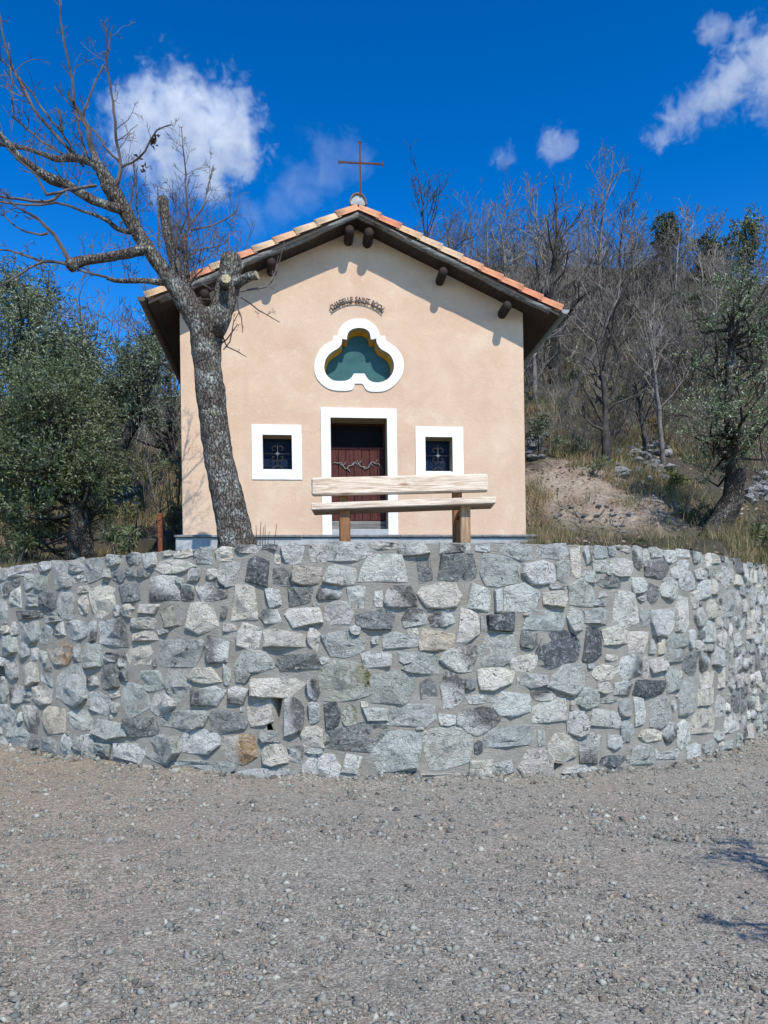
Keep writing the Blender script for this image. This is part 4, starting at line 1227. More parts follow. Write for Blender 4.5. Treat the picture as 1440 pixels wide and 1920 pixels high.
TY = 9.55
def main_tree():
    base = at(446, 1030, TY); base.z = 2.40
    B0 = np.array(base)
    root = empty('pollarded_tree', tuple(base), label='leaning lichen covered pollarded tree with bare twigs in front of the facade', category='tree')
    tw = Buf()
    def path(txt, y0, y1, step=.06):
        a = [tuple(float(v) for v in q.split(',')) for q in txt.split()]
        n = len(a)
        P = [np.array(at(x, y, TY + y0 + (y1 - y0) * i / max(1, n - 1))) - B0 for i, (x, y, w_) in enumerate(a)]
        r = [w_ / 2 / F * TY for x, y, w_ in a]
        return smooth_path(P, r, step)
    def limb(name, txt, y0=0, y1=0, sides=14, amp=.014, mat='bark', step=.05, **kw):
        P, r = path(txt, y0, y1, step)
        b = Buf(); tube(b, P, r, sides, True, wood_disp(amp, 9))
        o = b.obj(name, M[mat], root, True, **kw)
        return P, r
    trunk = limb('trunk', '450,1050,86 445,1022,72 437,985,65 431,950,60 419,900,56 408,850,54 402,800,53 396,750,53 390,700,53 387,650,56 387,622,64 389,598,64 391,584,44', 0, .02, 26, .020, step=.045)
    main = limb('limb', '390,650,30 378,618,44 364,590,46 347,560,42 327,534,36 311,512,30 294,490,26 279,468,25 264,446,26 250,423,26 238,402,26 226,382,27 216,366,30 205,348,31 198,334,26 188,318,20 180,303,17 176,286,12', .02, -.35)
    right = limb('limb', '388,655,28 398,625,46 408,598,46 417,572,44 425,545,44 430,520,46 433,500,43 434,483,36', 0, .10, 18, .022)
    limb('cut_stub', '428,543,20 442,533,20 457,524,17 470,518,16 481,516,16', .06, -.10, 12, .006)
    limb('cut_stub', '436,515,22 443,503,24 449,493,20', .10, .16, 12, .008)
    limb('cut_stub', '421,535,18 423,524,17', -.10, -.24, 12, .004)
    limb('knot', '402,622,34 410,606,30 412,597,22', -.04, -.20, 14, .02)
    for px, py, r_, dy, nv in ((482, 516, .046, -.105, (1, -.35, .25)), (424, 522.5, .056, -.25, (.1, -1, .15)), (411.5, 598, .05, -.206, (.1, -1, .1))):
        b = Buf(); c = np.array(at(px, py, TY + dy)) - B0; nv = np.array(nv, float); nv /= np.linalg.norm(nv)
        tube(b, [c - nv * .012, c + nv * .004], r_, 14)
        b.obj('cut_face', M['cutwood'] if r_ != .05 else M['wood2'], root)
    B1 = limb('limb', '226,392,20 208,388,17 190,381,16 173,375,17 152,363,16 132,350,16 113,342,18 97,336,19 80,326,15 62,315,14 48,304,13 35,295,12 18,272,11 -6,246,10', -.28, -.9, 10)
    C1 = limb('limb', '182,314,16 173,306,14 156,299,12 139,295,14 121,297,12 104,298,11 86,291,9 69,285,9 52,279,8 35,276,8 16,272,8 -8,270,7', -.34, .25, 8)
    F1 = limb('limb', '272,466,20 262,470,18 243,475,17 222,478,17 201,482,17 178,486,17 156,489,17 140,494,20 130,499,22', -.2, -.55, 12)
    G1 = limb('limb', '318,528,18 300,529,14 285,528,11 270,526,10 242,527,9 215,526,8 200,521,7', -.05, -.35, 8, .006)
    H1 = limb('limb', '350,545,22 336,515,22 330,497,20 325,480,19 321,465,19 317,450,19 313,432,19 310,414,19 308,395,21 305,374,22', .05, .42, 12, .016)
    E1 = limb('limb', '252,432,12 243,435,10 232,433,9 222,430,9 213,424,9 205,416,8 182,405,6 156,396,5', -.25, -.1, 8, .004)
    K1 = limb('limb', '352,520,10 349,500,10 347,480,11 346,460,11 347,440,10', .12, .30, 8, .006)
    K2 = limb('limb', '345,472,9 338,466,10 331,461,9', .2, .12, 8, .006)
    b = Buf()
    for px, py, r_ in ((305, 373.2, .06),):
        c = np.array(at(px, py, TY + .42)) - B0
        tube(b, [c, c + np.array((-.004, -.004, .012))], r_, 12)
    b.obj('cut_face', M['cutwood'], root)
    # long shoots traced from the photograph: (path, depth offsets, sub-twig length, number per metre, mat)
    whips = [
        ('180,303,11 173,285,11 166,243,10 156,225,8 146,208,7 132,184,6 127,170,5', -.34, -.5, .3, 4),
        ('139,190,5 132,132,4.5 121,87,4 114,35,3 108,-10,2', -.5, -.7, .35, 6),
        ('163,300,5.5 156,270,5 149,243,4.6 143,214,4 139,187,3.6', -.3, -.2, .3, 5),
        ('140,292,7 94,243,6.4 70,214,6 52,180,5.4 36,150,5 21,121,4.5 10,82,4 0,38,3 -6,0,2.5', 0.0, -.2, .35, 5),
        ('156,312,5 135,280,5 114,246,4.6 100,230,4.5 87,215,4.4 64,182,4 42,153,3.6 20,128,3 -4,105,2.6', -.1, .3, .3, 5),
        ('116,247,6 113,226,6 111,204,6', -.02, -.1, .12, 3),
        ('115,289,4.6 95,275,4.4 76,264,4.2 52,243,4 28,222,4 20,218,3', 0, .1, .3, 5),
        ('27,222,4 24,200,3.6 22,180,3.4 21,150,3 19,120,2.4 16,80,1.8', .1, .2, .25, 5),
        ('213,352,9 220,340,8.5 226,320,7 224,296,6 219,264,5.4 215,228,5 212,194,4.6 206,154,4.2 201,115,3.8 204,84,3 212,48,2', -.3, -.45, .38, 6),
        ('229,311,5.4 218,298,4.6 208,288,4.3 194,270,4 180,250,3.6 166,232,3 150,208,2.6', -.32, -.1, .32, 5),
        ('152,222,4 168,182,3.6 180,150,3 190,130,2.6 194,120,2', -.4, -.25, .2, 5),
        ('226,313,5 236,309,4.4 247,305,4 260,297,3.8 271,284,3.6 283,262,3.2 295,243,2.8 308,238,2.4 319,233,2', -.34, -.5, .16, 6),
        ('178,347,6.5 160,350,6 139,354,5.5 112,360,5 87,365,5', -.35, -.8, .2, 3),
        ('87,364,4.6 76,346,4.2 66,326,4 50,312,3.4 35,300,3 16,280,2.4', -.8, -.9, .25, 5),
        ('156,396,5 130,386,4.8 104,378,4.6 78,384,4.4 52,385,4.2 26,381,4 -6,377,3.4', -.1, -.3, .28, 5),
        ('113,362,6 102,373,5.6 90,378,5.2 62,377,5 35,375,4.6 16,370,4 -8,366,3.6', -.6, -.9, .28, 5),
        ('130,492,8 118,468,8 100,440,7 86,425,6 69,409,5 52,400,4 35,392,3 10,372,2.4', -.55, -.9, .35, 6),
        ('130,496,6 104,491,5.4 80,489,5 60,483,4.4 38,475,4 18,470,3.4 -8,467,3', -.55, -.4, .28, 6),
        ('82,489,4.4 56,502,4 30,520,3.6 12,530,3 -8,540,2.6', -.5, -.6, .25, 5),
        ('200,521,5 190,517,4.6 172,513,4 154,508,3.6 130,500,2.6', -.35, -.5, .28, 6),
        ('90,437,5 78,440,4.4 60,437,3.8 36,430,3 8,405,2.4 -8,395,2', -.8, -.6, .25, 5),
        ('347,442,5 354,428,4.6 350,382,4 348,346,3.4 347,312,3 344,276,2.4 340,240,1.6', .3, .3, .32, 8),
        ('356,428,4 370,402,3.4 382,382,3 391,350,2.6 400,310,1.8', .3, .5, .26, 8),
        ('358,430,4 378,428,3.6 399,423,3.2 422,412,2.8 444,394,2', .3, .6, .26, 8),
        ('349,490,4 368,470,3.2 386,466,2.8 410,462,2.2 430,450,1.6', .15, .5, .26, 8),
        ('322,470,4 336,440,3.4 350,410,3 358,388,2', .25, .1, .22, 7),
        ('338,545,4 332,470,3 330,410,2.4 329,360,1.6', -.1, .0, .2, 6),
        ('300,500,3.6 297,450,3 298,400,2.4 297,350,1.6', -.1, -.05, .2, 6),
        ('262,445,3.6 258,400,3 256,350,2.4 258,310,1.6', -.2, -.1, .2, 6),
        ('244,412,3.2 247,370,2.6 246,330,1.8', -.2, -.3, .18, 6),
        ('240,410,3.6 252,350,2.8 250,300,1.8', -.25, -.2, .18, 6),
        ('448,546,4.4 475,543,4 500,538,3.6 512,522,3.2 521,500,2.8 528,475,2.4 534,452,1.8', -.02, .2, .12, 3),
        ('508,530,2.6 516,505,2.2 521,480,1.6', .1, .2, .1, 2),
        ('452,556,3 470,572,2.6 485,582,2.4 500,590,2 524,604,1.5', 0, .1, .14, 6),
        ('445,558,3 447,578,2.6 452,596,2.2 456,622,1.5', 0, -.1, .12, 6),
        ('415,645,3.6 426,634,3 436,620,2.6 446,608,1.6', 0, -.1, .12, 6),
        ('418,632,3 426,650,2.6 444,658,2.2 462,670,1.5', 0, .1, .1, 5),
        ('420,655,3 430,640,2.6 438,605,2 448,585,1.4', 0, .1, .1, 5),
        ('357,540,4 375,530,3 390,538,2.4 396,542,1.5', 0, -.1, .12, 5),
        ('352,545,4 366,522,3.2 378,505,2.6 385,480,1.6', .0, -.2, .16, 6),
    ]
    for txt, y0, y1, tl, rate in whips:
        P, r = path(txt, y0, y1, .09)
        P = P + rng.normal(0, .005, P.shape)
        r = np.maximum(r, .0032)
        tube(tw, P, r, 5 if r[0] > .012 else 4, True)
        l = np.r_[0, np.cumsum(np.linalg.norm(np.diff(P, axis=0), axis=1))]
        n = int(l[-1] * rate)
        for t in rng.uniform(.12, 1, n):
            i = min(len(P) - 2, int(np.searchsorted(l, t * l[-1])))
            d = P[min(i + 1, len(P) - 1)] - P[max(0, i - 1)]; d /= np.linalg.norm(d) + 1e-9
            a = rng.normal(0, 1, 3); a[1] *= .8; a -= d * a.dot(d); a /= np.linalg.norm(a)
            grow(tw, P[i], d * rng.uniform(.4, 1) + a * .8, tl * rng.uniform(.5, 1.5) * (1.15 - .6 * t), r[i] * .5, 1 if tl < .2 else 2, .10, .24, 4, .8, .0026)
    # suckers on the limbs and round the pollard heads
    for (P, r), n, L in ((main, 24, .40), (B1, 22, .36), (C1, 16, .33), (F1, 14, .33), (G1, 11, .33), (E1, 9, .3), (K1, 18, .5), (H1, 8, .3), (right, 5, .16)):
        for t in rng.uniform(.25 if P is main[0] else .1, 1, n):
            i = min(len(P) - 2, int(t * (len(P) - 1)))
            a = rng.normal(0, 1, 3)
            a[2] = abs(a[2]) * 1.1
            a /= np.linalg.norm(a)
            grow(tw, P[i] + a * r[i] * .8, a, L * rng.uniform(.4, 1.4), .005, 2 if L > .3 else 1, .16, .2, 4, .8, .0026)
    c = np.array(at(352, 515, TY + .1)) - B0
    for k in range(34):                                        # bush of purple shoots at the fork
        grow(tw, c + rng.normal(0, .10, 3), (rng.normal(0, .5), rng.normal(0, .4), 1), rng.uniform(.5, 1.1), .005, 2, .05, .12, 4, .7, .0026)
    tw.obj('twigs', M['twig'], root, kind='stuff')
    lf = Buf()
    for px, py, n in ((289, 263, 11), (285, 268, 7), (268, 318, 4), (262, 296, 3), (272, 312, 3)):
        for k in range(n):
            c = np.array(at(px + rng.normal(0, 4), py + rng.normal(0, 6), TY - .45)) - B0
            a, q = rng.normal(0, 1, 3), rng.normal(0, 1, 3); a /= np.linalg.norm(a); q -= a * q.dot(a); q /= np.linalg.norm(q)
            n_ = np.cross(a, q)
            lf.add([c, c + a * .03 + q * .02 + n_ * .01, c + a * .07, c + a * .03 - q * .02 + n_ * .012], [(0, 1, 2), (0, 2, 3)])
    lf.obj('dead_leaves', M['deadleaf'], root, kind='stuff')
main_tree()

# dry shoots at the foot of the tree
def sprout():
    o = at(500, 1012, 9.75); o.z = terrain_z(o.x, 9.75) - .02
    b = Buf()
    for a, top in (((484, 1030), (489, 978)), ((489, 1030), (494, 988)), ((498, 1030), (497, 984)), ((503, 1030), (519, 982)), ((496, 1030), (505, 996)), ((478, 1030), (480, 985))):
        p, q = np.array(at(*a, 9.75) - o), np.array(at(*top, 9.72) - o)
        p[2] = 0
        m = (p + q) / 2 + rng.normal(0, .012, 3)
        tube(b, [p, m, q], [.0075, .006, .0035], 5)
        grow(b, m, (rng.normal(0, .6), -.2, 1), .13, .003, 0)
    b.obj('dry_sprouts', M['twig'], None, loc=o, label='few thin dry shoots beside the foot of the leaning tree', category='plant')
sprout()
# ------------------------------------------------------------------ foliage and bare woods behind the wall
def leaves(P, D, size, C, name, mat, parent=None, width=.28, droop=.0, **kw):
    """one small pointed leaf (a quad folded on its midrib) per row"""
    n = len(P)
    D = D / (np.linalg.norm(D, axis=1, keepdims=True) + 1e-9)
    A = rng.normal(0, 1, (n, 3)); A -= D * (A * D).sum(1, keepdims=True); A /= np.linalg.norm(A, axis=1, keepdims=True) + 1e-9
    s = size[:, None]
    V = np.stack([P, P + D * s * .5 + A * s * width * .5, P + D * s, P + D * s * .5 - A * s * width * .5], 1)
    T = np.arange(n * 4).reshape(n, 4)
    return link(name, npmesh(name, V.reshape(-1, 3), T, np.repeat(C, 4, 0)), mat, parent, **kw)

OLIVE = np.array([(.040, .066, .025), (.070, .106, .040), (.112, .142, .070), (.18, .205, .135), (.088, .11, .03)])
DARKG = np.array([(.026, .040, .018), (.045, .064, .026), (.062, .080, .032), (.085, .10, .048)])
GREY = np.array([(.065, .092, .048), (.12, .15, .088), (.18, .21, .14), (.08, .098, .04)])
YELL = np.array([(.10, .115, .032), (.15, .145, .045), (.07, .09, .032)])

def crown_leaves(cen, rad, nclump, per, size, pal, flat=.8, seed=0, hollow=.15):
    """leaf sprays gathered in clumps through the volume of a crown; returns positions, directions, colours and the clump centres"""
    g = np.random.default_rng(seed + 100)
    u = g.normal(size=(nclump, 3)); u /= np.linalg.norm(u, axis=1, keepdims=True)
    q = (hollow + (1 - hollow) * g.random(nclump) ** .6)[:, None]
    K = np.array(cen) + u * q * np.array(rad) * g.uniform(.8, 1.12, (nclump, 1))
    Ps, Ds, Cs = [], [], []
    for c in K:
        m = int(per * g.uniform(.4, 1.5))
        cr = np.mean(rad) * g.uniform(.16, .44)
        nsp = max(3, m // 9)
        sd = g.normal(size=(nsp, 3)); sd[:, 2] += .25; sd /= np.linalg.norm(sd, axis=1, keepdims=True)
        so = c + sd * cr * g.uniform(.1, .8, (nsp, 1)) * np.array((1, 1, flat))
        i = g.integers(0, nsp, m)
        t = g.random((m, 1))
        p = so[i] + sd[i] * t * cr * .75 + g.normal(0, .012, (m, 3))
        d = sd[i] * .6 + g.normal(0, .55, (m, 3))
        Ps.append(p); Ds.append(d)
        tone = g.choice(len(pal), m, p=None)
        Cs.append(pal[tone] * g.uniform(.75, 1.25, (m, 1)) * g.uniform(.8, 1.2))
    return np.concatenate(Ps), np.concatenate(Ds), np.concatenate(Cs), K

def leafy_tree(name, label, cat, trunk, crowns, group=None, pal=OLIVE, leaf=.075, seed=1, twigs=90, bare=0.0, width=.28):
    """trunk: [(x, y, z, r), ...]; crowns: [(centre, radii, clumps, leaves per clump)]"""
    T = np.array([t[:3] for t in trunk], float); r = np.array([t[3] for t in trunk])
    o = T[0].copy()
    root = empty(name, tuple(o), label=label, category=cat, group=group)
    b = Buf()
    Q, q = smooth_path(T - o, r, .12)
    tube(b, Q, q, 12, True, wood_disp(.07, 4))
    Pa, Da, Ca = [], [], []
    for k, (c, rad, nc, per) in enumerate(crowns):
        P, D, C, K = crown_leaves(np.array(c) - o, rad, nc, per, leaf, pal, seed=seed * 10 + k)
        Pa.append(P); Da.append(D); Ca.append(C)
        j = np.argmin(np.linalg.norm(Q - (np.array(c) - o) + np.array((0, 0, rad[2] * .4)), axis=1))
        for kc in K[::2]:
            s = Q[max(0, min(len(Q) - 1, j + rnd.randint(-3, 2)))]
            m = (s + kc) / 2 + np.array([rnd.gauss(0, .12) for _ in range(3)]) - np.array((0, 0, .12))
            l = np.linalg.norm(kc - s)
            PP, pr = smooth_path(np.array([s, m, kc]), np.array((.045, .025, .009)) * min(1.4, .5 + l * .5), .3)
            tube(b, PP, pr, 5, False)
        for _ in range(twigs // len(crowns)):
            kc = K[rnd.randrange(len(K))]
            d = kc - (np.array(c) - o)
            grow(b, kc - d * .15, d + np.array((0, 0, .3)), rnd.uniform(.5, 1.1) * np.mean(rad) * .55, .009, 1, .1, .25, 4, .9, .005)
    b.obj('trunk', M['oldbark'], root, True)
    P, D, C = np.concatenate(Pa), np.concatenate(Da), np.concatenate(Ca)
    leaves(P, D, leaf * rng.uniform(.7, 1.25, len(P)), C, 'crown', M['leaf'], root, width)
    return root

def V3(px, py, Y): return tuple(at(px, py, Y))
def rad(pxw, pxh, Y, dep=None): return (pxw / F * Y, (dep if dep else pxw / F * Y * .9), pxh / F * Y)
def tr(Y, *pts): return [(*at(x, y, Y), w_ / 2 / F * Y) for x, y, w_ in pts]

leafy_tree('olive_tree', 'large dense olive tree at the far left just behind the stone wall', 'olive tree',
           tr(13.2, (160, 1085, 70), (152, 1020, 44), (150, 960, 38), (128, 900, 30), (105, 830, 22), (95, 770, 12)),
           [(V3(85, 800, 13.2), rad(135, 150, 13.2), 85, 380), (V3(35, 900, 12.8), rad(85, 80, 13), 32, 340), (V3(165, 880, 13), rad(70, 80, 13), 28, 340), (V3(40, 985, 13.4), rad(75, 60, 13), 18, 240), (V3(185, 960, 13.6), rad(50, 50, 13), 8, 200)], 'olive trees on the slope', OLIVE, .062, 1)
leafy_tree('olive_tree', 'olive tree with a leaning dark trunk left of the chapel corner', 'olive tree',
           tr(18, (196, 905, 26), (215, 862, 24), (240, 815, 22), (255, 775, 20), (266, 735, 13), (272, 700, 8)),
           [(V3(240, 712, 18), rad(88, 95, 18), 48, 250), (V3(300, 660, 18.6), rad(48, 70, 18), 20, 170)], 'olive trees on the slope', GREY, .09, 2)
leafy_tree('olive_tree', 'tall grey green olive tree at the left edge rising behind the large one', 'olive tree',
           tr(18.5, (20, 980, 30), (25, 850, 26), (30, 720, 18), (35, 640, 9)),
           [(V3(30, 640, 18.5), rad(110, 110, 18.5), 52, 230), (V3(120, 690, 18), rad(70, 90, 18), 28, 210)], 'olive trees on the slope', GREY, .095, 3)
leafy_tree('broadleaf_tree', 'yellowish green tree crown against the sky at the upper left edge', 'tree',
           tr(27, (60, 800, 24), (62, 640, 18), (66, 560, 8)),
           [(V3(75, 565, 27), rad(85, 62, 27), 40, 150), (V3(5, 545, 27), rad(60, 50, 27), 20, 130)], None, np.vstack([YELL, GREY]), .12, 4)
leafy_tree('shrub_tree', 'grey green bushy tree beside the left corner of the chapel', 'tree',
           tr(23, (318, 900, 12), (322, 820, 11), (318, 740, 8), (322, 680, 4)),
           [(V3(320, 770, 23), rad(45, 90, 23), 26, 140), (V3(262, 800, 22), rad(40, 40, 22), 10, 110)], None, GREY, .10, 5, 70)
leafy_tree('olive_tree', 'olive tree on the right with a thick dark leaning trunk and two leafy tiers', 'olive tree',
           tr(13.2, (1330, 1090, 80), (1338, 1030, 62), (1350, 985, 48), (1374, 945, 42), (1380, 900, 28), (1373, 840, 22), (1370, 740, 20), (1370, 650, 16), (1374, 590, 8)),
           [(V3(1385, 585, 13.2), rad(88, 80, 13.2), 38, 140), (V3(1440, 640, 13.2), rad(60, 90, 13), 16, 130), (V3(1375, 785, 12.9), rad(118, 82, 13), 44, 140), (V3(1310, 690, 13.4), rad(60, 60, 13), 8, 90), (V3(1340, 870, 13.4), rad(80, 40, 13), 9, 90)], 'olive trees on the slope', np.vstack([OLIVE * 1.25, GREY * 1.35]), .058, 6, 170)
def evergreen(label, px, ybase, ytop, wpx, Y, pal, seed):
    g = at(px, ybase, Y); g.z = terrain_z(g.x, Y) - .1
    h = max(1.2, at(px, ytop, Y).z - g.z); r = wpx / 2 / F * Y
    leafy_tree('evergreen_tree', label, 'tree', [(g.x, Y, g.z, .12), (g.x, Y, g.z + h * .5, .09), (g.x, Y, g.z + h * .9, .04)],
               [((g.x, Y, g.z + h * .60), (r, r, h * .42), 60, 110)], None, pal, .17, seed, 24, width=.4)
evergreen('round dark evergreen standing alone on the right skyline', 1248, 470, 396, 46, 50, DARKG, 7)
evergreen('pale green pine crown on the skyline at the right edge', 1398, 460, 398, 60, 52, np.vstack([OLIVE, YELL]), 8)
evergreen('dark green bush crown low on the hill crest above the pale rocks', 1335, 480, 446, 90, 49, DARKG, 9)
leafy_tree('olive_tree', 'middle olive tree between the large left one and the leaning one', 'olive tree',
           tr(20, (160, 920, 24), (150, 830, 20), (155, 760, 14), (160, 700, 7)),
           [(V3(160, 700, 20), rad(85, 85, 20), 46, 180), (V3(215, 790, 20.5), rad(60, 50, 20), 20, 150)], 'olive trees on the slope', np.vstack([OLIVE, GREY]), .09, 11)
# a tree beside the parking ground, right of the view: its shadow reaches into the picture
leafy_tree('olive_tree', 'olive tree beside the gravel on the right, its shadow mottling the ground', 'olive tree',
           [(5.3, 2.6, -.1, .16), (5.2, 2.5, .8, .13), (5.0, 2.5, 1.8, .10), (4.6, 2.5, 2.6, .06)],
           [((3.70, 2.95, 3.1), (.62, .55, .4), 13, 60), ((3.05, 1.55, 3.0), (.36, .36, .3), 6, 50), ((4.5, 2.2, 3.5), (.8, .8, .6), 26, 130)], None, OLIVE, .08, 10, 40)

# bare trees
def bare(b, h, r0, spread=1.0, lvl=3, rmin=.010, lean=(0, 0), forks=3, low=.35, up=.16, sides=3):
    """adds a leafless tree standing at the origin"""
    n = 7
    d = np.array((lean[0], lean[1], 1.0)); P = [np.zeros(3)]
    for k in range(n):
        d = d + rng.normal(0, .10, 3); d[2] = abs(d[2]); d /= np.linalg.norm(d)
        P.append(P[-1] + d * h * .72 / n)
    P = np.array(P); rr = r0 * np.linspace(1, .3, n + 1)
    tube(b, P, np.maximum(rr, rmin), 6, False)
    m = int(rng.integers(9, 14))
    for t in np.linspace(low, 1, m):
        i = min(n - 1, int(t * n)); f = t * n - i
        q = P[i] * (1 - f) + P[i + 1] * f
        a = rng.uniform(0, 2 * math.pi)
        dd = np.array((math.cos(a) * spread, math.sin(a) * spread, rng.uniform(.45, 1.1) if t < .9 else 1.6))
        grow(b, q, dd, h * rng.uniform(.24, .44) * (1.15 - .35 * t), r0 * (1 - t * .62) * .5, lvl - 1, up, .2, 4, .80, rmin, sides)

protos = []
for k in range(7):
    b = Buf()
    if k < 4:
        bare(b, 6.0, .07, rng.uniform(.7, 1.3), 3, .0095, (rng.normal(0, .15), rng.normal(0, .15)))
    else:                                                     # many stemmed scrub
        for s in range(6):
            a = rng.uniform(0, 6.28)
            grow(b, (math.cos(a) * .15, math.sin(a) * .15, 0), (math.cos(a) * .45, math.sin(a) * .45, 1), rng.uniform(2.0, 3.4), .026, 3, .10, .24, 4, .80, .009)
    V = np.concatenate(b.v)
    tri = []
    for f in b.f:
        for i in range(1, len(f) - 1): tri.append((f[0], f[i], f[i + 1]))
    protos.append((V, np.array(tri)))

def scatter_bare(name, label, spots, mat):
    Vs, Ts, Cs, n = [], [], [], 0
    for x, y, k, s in spots:
        V, T = protos[k]
        a = rng.uniform(0, 6.28); c, q = math.cos(a), math.sin(a)
        W = V * np.array((s * rng.uniform(.85, 1.2), s, s * rng.uniform(.85, 1.15)))
        W = np.stack([W[:, 0] * c - W[:, 1] * q, W[:, 0] * q + W[:, 1] * c, W[:, 2]], -1) + np.array((x, y, terrain_z(x, y) - .1))
        Vs.append(W); Ts.append(T + n); n += len(V)
        k_ = rng.choice((.25, .45, .8, 1.0, 1.25, 1.5))
        Cs.append(np.tile(np.array((k_, k_ * rng.uniform(.94, 1.0), k_ * rng.uniform(.86, 1.0))), (len(V), 1)))
    link(name, npmesh(name, np.concatenate(Vs), np.concatenate(Ts), np.concatenate(Cs)), mat, None, True, kind='stuff', label=label, category='woods')

spots = []
for _ in range(580):
    y = 16.5 + 42 * rnd.random() ** 1.05
    a = rnd.uniform(-.06, .56)
    if a < .21 and y < 21.5: continue                         # clear of the chapel
    k = rnd.choice((0, 1, 2, 3, 4, 5, 6)) if y > 23 else rnd.choice((4, 5, 6))
    s = rnd.uniform(.42, .78) * (.62 if y < 20 else .85 if y < 23 else 1) * (.68 if y > 42 else 1)
    if a < .34 and y > 25 and y < 42 and rnd.random() < .3: s *= 1.35
    spots.append((a * y, y, k, s))
for _ in range(90):                                          # thicker along the crest
    y = rnd.uniform(38, 56); a = rnd.uniform(0, .56)
    spots.append((a * y, y, rnd.choice((0, 1, 2, 3, 4, 5, 6)), rnd.uniform(.55, .85) * (1 if a < .33 else .75)))
scatter_bare('bare_woodland', 'grey tangle of leafless trees and scrub covering the hillside right of the chapel', spots, M['woodmass'])
spots = []
for _ in range(70):
    y = rnd.uniform(20, 46); a = rnd.uniform(-.6, -.19)
    spots.append((a * y, y, rnd.choice((0, 1, 2, 3, 4, 5, 6)), rnd.uniform(.6, 1.0)))
scatter_bare('bare_woodland', 'leafless grey scrub on the slope left of the chapel behind the olive trees', spots, M['woodmass'])

def bare_tree(label, px, Y, ytop, w_, spread=.9, dark=False, lean=(0, 0), lvl=3, low=.35, ybase=None, cat='tree', group='leafless trees on the hillside', name='bare_tree'):
    x = (px - PX) / F * Y
    z = terrain_z(x, Y) - .15
    if ybase: z = at(px, ybase, Y).z
    h = at(px, ytop, Y).z - z
    root = empty(name, (x, Y, z), label=label, category=cat, group=group)
    r0 = w_ / 2 / F * Y
    b = Buf()
    n = 9; d = np.array((lean[0], lean[1], 1.0)); P = [np.zeros(3)]
    for k in range(n):
        d = d + rng.normal(0, .07, 3); d /= np.linalg.norm(d)
        P.append(P[-1] + d * h * .78 / n)
    P = np.array(P); P[:, 2] *= h * .78 / P[-1][2]
    tube(b, P, np.maximum(r0 * np.linspace(1, .22, n + 1), .012), 8, False, wood_disp(.03, 4))
    b.obj('trunk', M['wood2' if dark else 'wood1'], root, True)
    b = Buf()
    for t in np.linspace(low, 1, 14):
        i = min(n - 1, int(t * n)); f = t * n - i
        q = P[i] * (1 - f) + P[i + 1] * f
        a = rng.uniform(0, 2 * math.pi)
        dd = np.array((math.cos(a) * spread, math.sin(a) * spread * .8, rng.uniform(.4, 1.0) if t < .9 else 1.7))
        grow(b, q, dd, h * rng.uniform(.20, .40) * (1.2 - .4 * t), r0 * (1 - t * .65) * .5, lvl - 1, .15, .18, 5, 1.0, .0045 * Y / 14)
    b.obj('crown', M['wood2' if dark else 'wood1'], root, True)

bare_tree('thick dark trunked bare tree just right of the chapel eave', 1048, 24, 395, 26, .8, True)
bare_tree('small bare tree with a dark forked trunk above the stone rubble', 1141, 16.5, 590, 20, .9, True)
bare_tree('tallest bare tree, its thin spire of twigs above all others on the skyline', 1133, 34, 288, 9, .35, low=.3)
bare_tree('bare spreading tree showing above the right roof slope nearest the ridge', 835, 31, 338, 10, .9, True, low=.45)
bare_tree('bare tree with upright boughs above the middle of the right roof slope', 962, 33, 348, 10, .8, low=.45)
bare_tree('bare tree on the skyline straight above the right end of the roof', 1040, 33, 340, 11, .8, low=.45)
bare_tree('pale thin leafless tree on the skyline beside the round evergreen', 1287, 48, 388, 6, .5, low=.3)
bare_tree('bare round crowned tree on the skyline left of the pine crown', 1352, 50, 396, 6, .8, low=.3)
bare_tree('bare tree at the right edge of the skyline', 1425, 50, 400, 6, .8, low=.3)
bare_tree('leafless tree on the skyline left of the round evergreen', 1205, 46, 385, 6, .7, low=.3)
bare_tree('slim grey sapling left of the right hand olive tree', 1248, 17.5, 560, 11, .55, low=.45)
bare_tree('thin dark sapling standing behind the stone rubble', 1215, 18, 660, 10, .7, True, low=.4)
bare_tree('pale trunked bare tree halfway up the slope right of the eave', 1010, 22, 480, 12, .7, low=.4)
bare_tree('bare tree with a crooked bough in the middle of the wooded slope', 1180, 27, 480, 11, 1.1, True, low=.4)
bare_tree('leafless conifer with level branches against the sky left of the chapel', 167, 25, 478, 8, 1.3, low=.35, lvl=2)
bare_tree('twiggy bare tree behind the left roof slope', 437, 23, 395, 9, .8, low=.5)
bare_tree('bare pale sapling with crooked stem left of the chapel corner', 316, 16.5, 820, 8, .7, low=.4)
bare_tree('purple grey bare tree under the eave of the chapel at left', 275, 30, 560, 9, .9, low=.4)

# low shrubs
def shrub(label, px, py, Y, w_, h_, pal, leaf=.07, seed=20, per=110, name='shrub'):
    c = at(px, py, Y)
    g = terrain_z(c.x, Y)
    root = empty(name, (c.x, Y, g), label=label, category='shrub', group='low shrubs on the bank')
    rw, rh = w_ / 2 / F * Y, h_ / 2 / F * Y
    P, D, C, K = crown_leaves((0, 0, c.z - g), (rw, rw * .8, rh), max(8, int(rw * rh * 40)), per, leaf, pal, seed=seed)
    b = Buf()
    for k in K: tube(b, [(0, 0, -.05), (k[0] * .5, k[1] * .5, k[2] * .45), k], (.014, .01, .005), 4, False)
    b.obj('stems', M['olivewood'], root, True)
    leaves(P, D, leaf * rng.uniform(.7, 1.25, len(P)), C, 'foliage', M['leaf'], root, .22)
shrub('grey green shrub against the right wall corner of the chapel', 1012, 812, 17, 62, 60, GREY, .09, 21)
shrub('grey shrub on the bank right of the first one by the chapel', 1072, 830, 17, 66, 60, GREY, .09, 22)
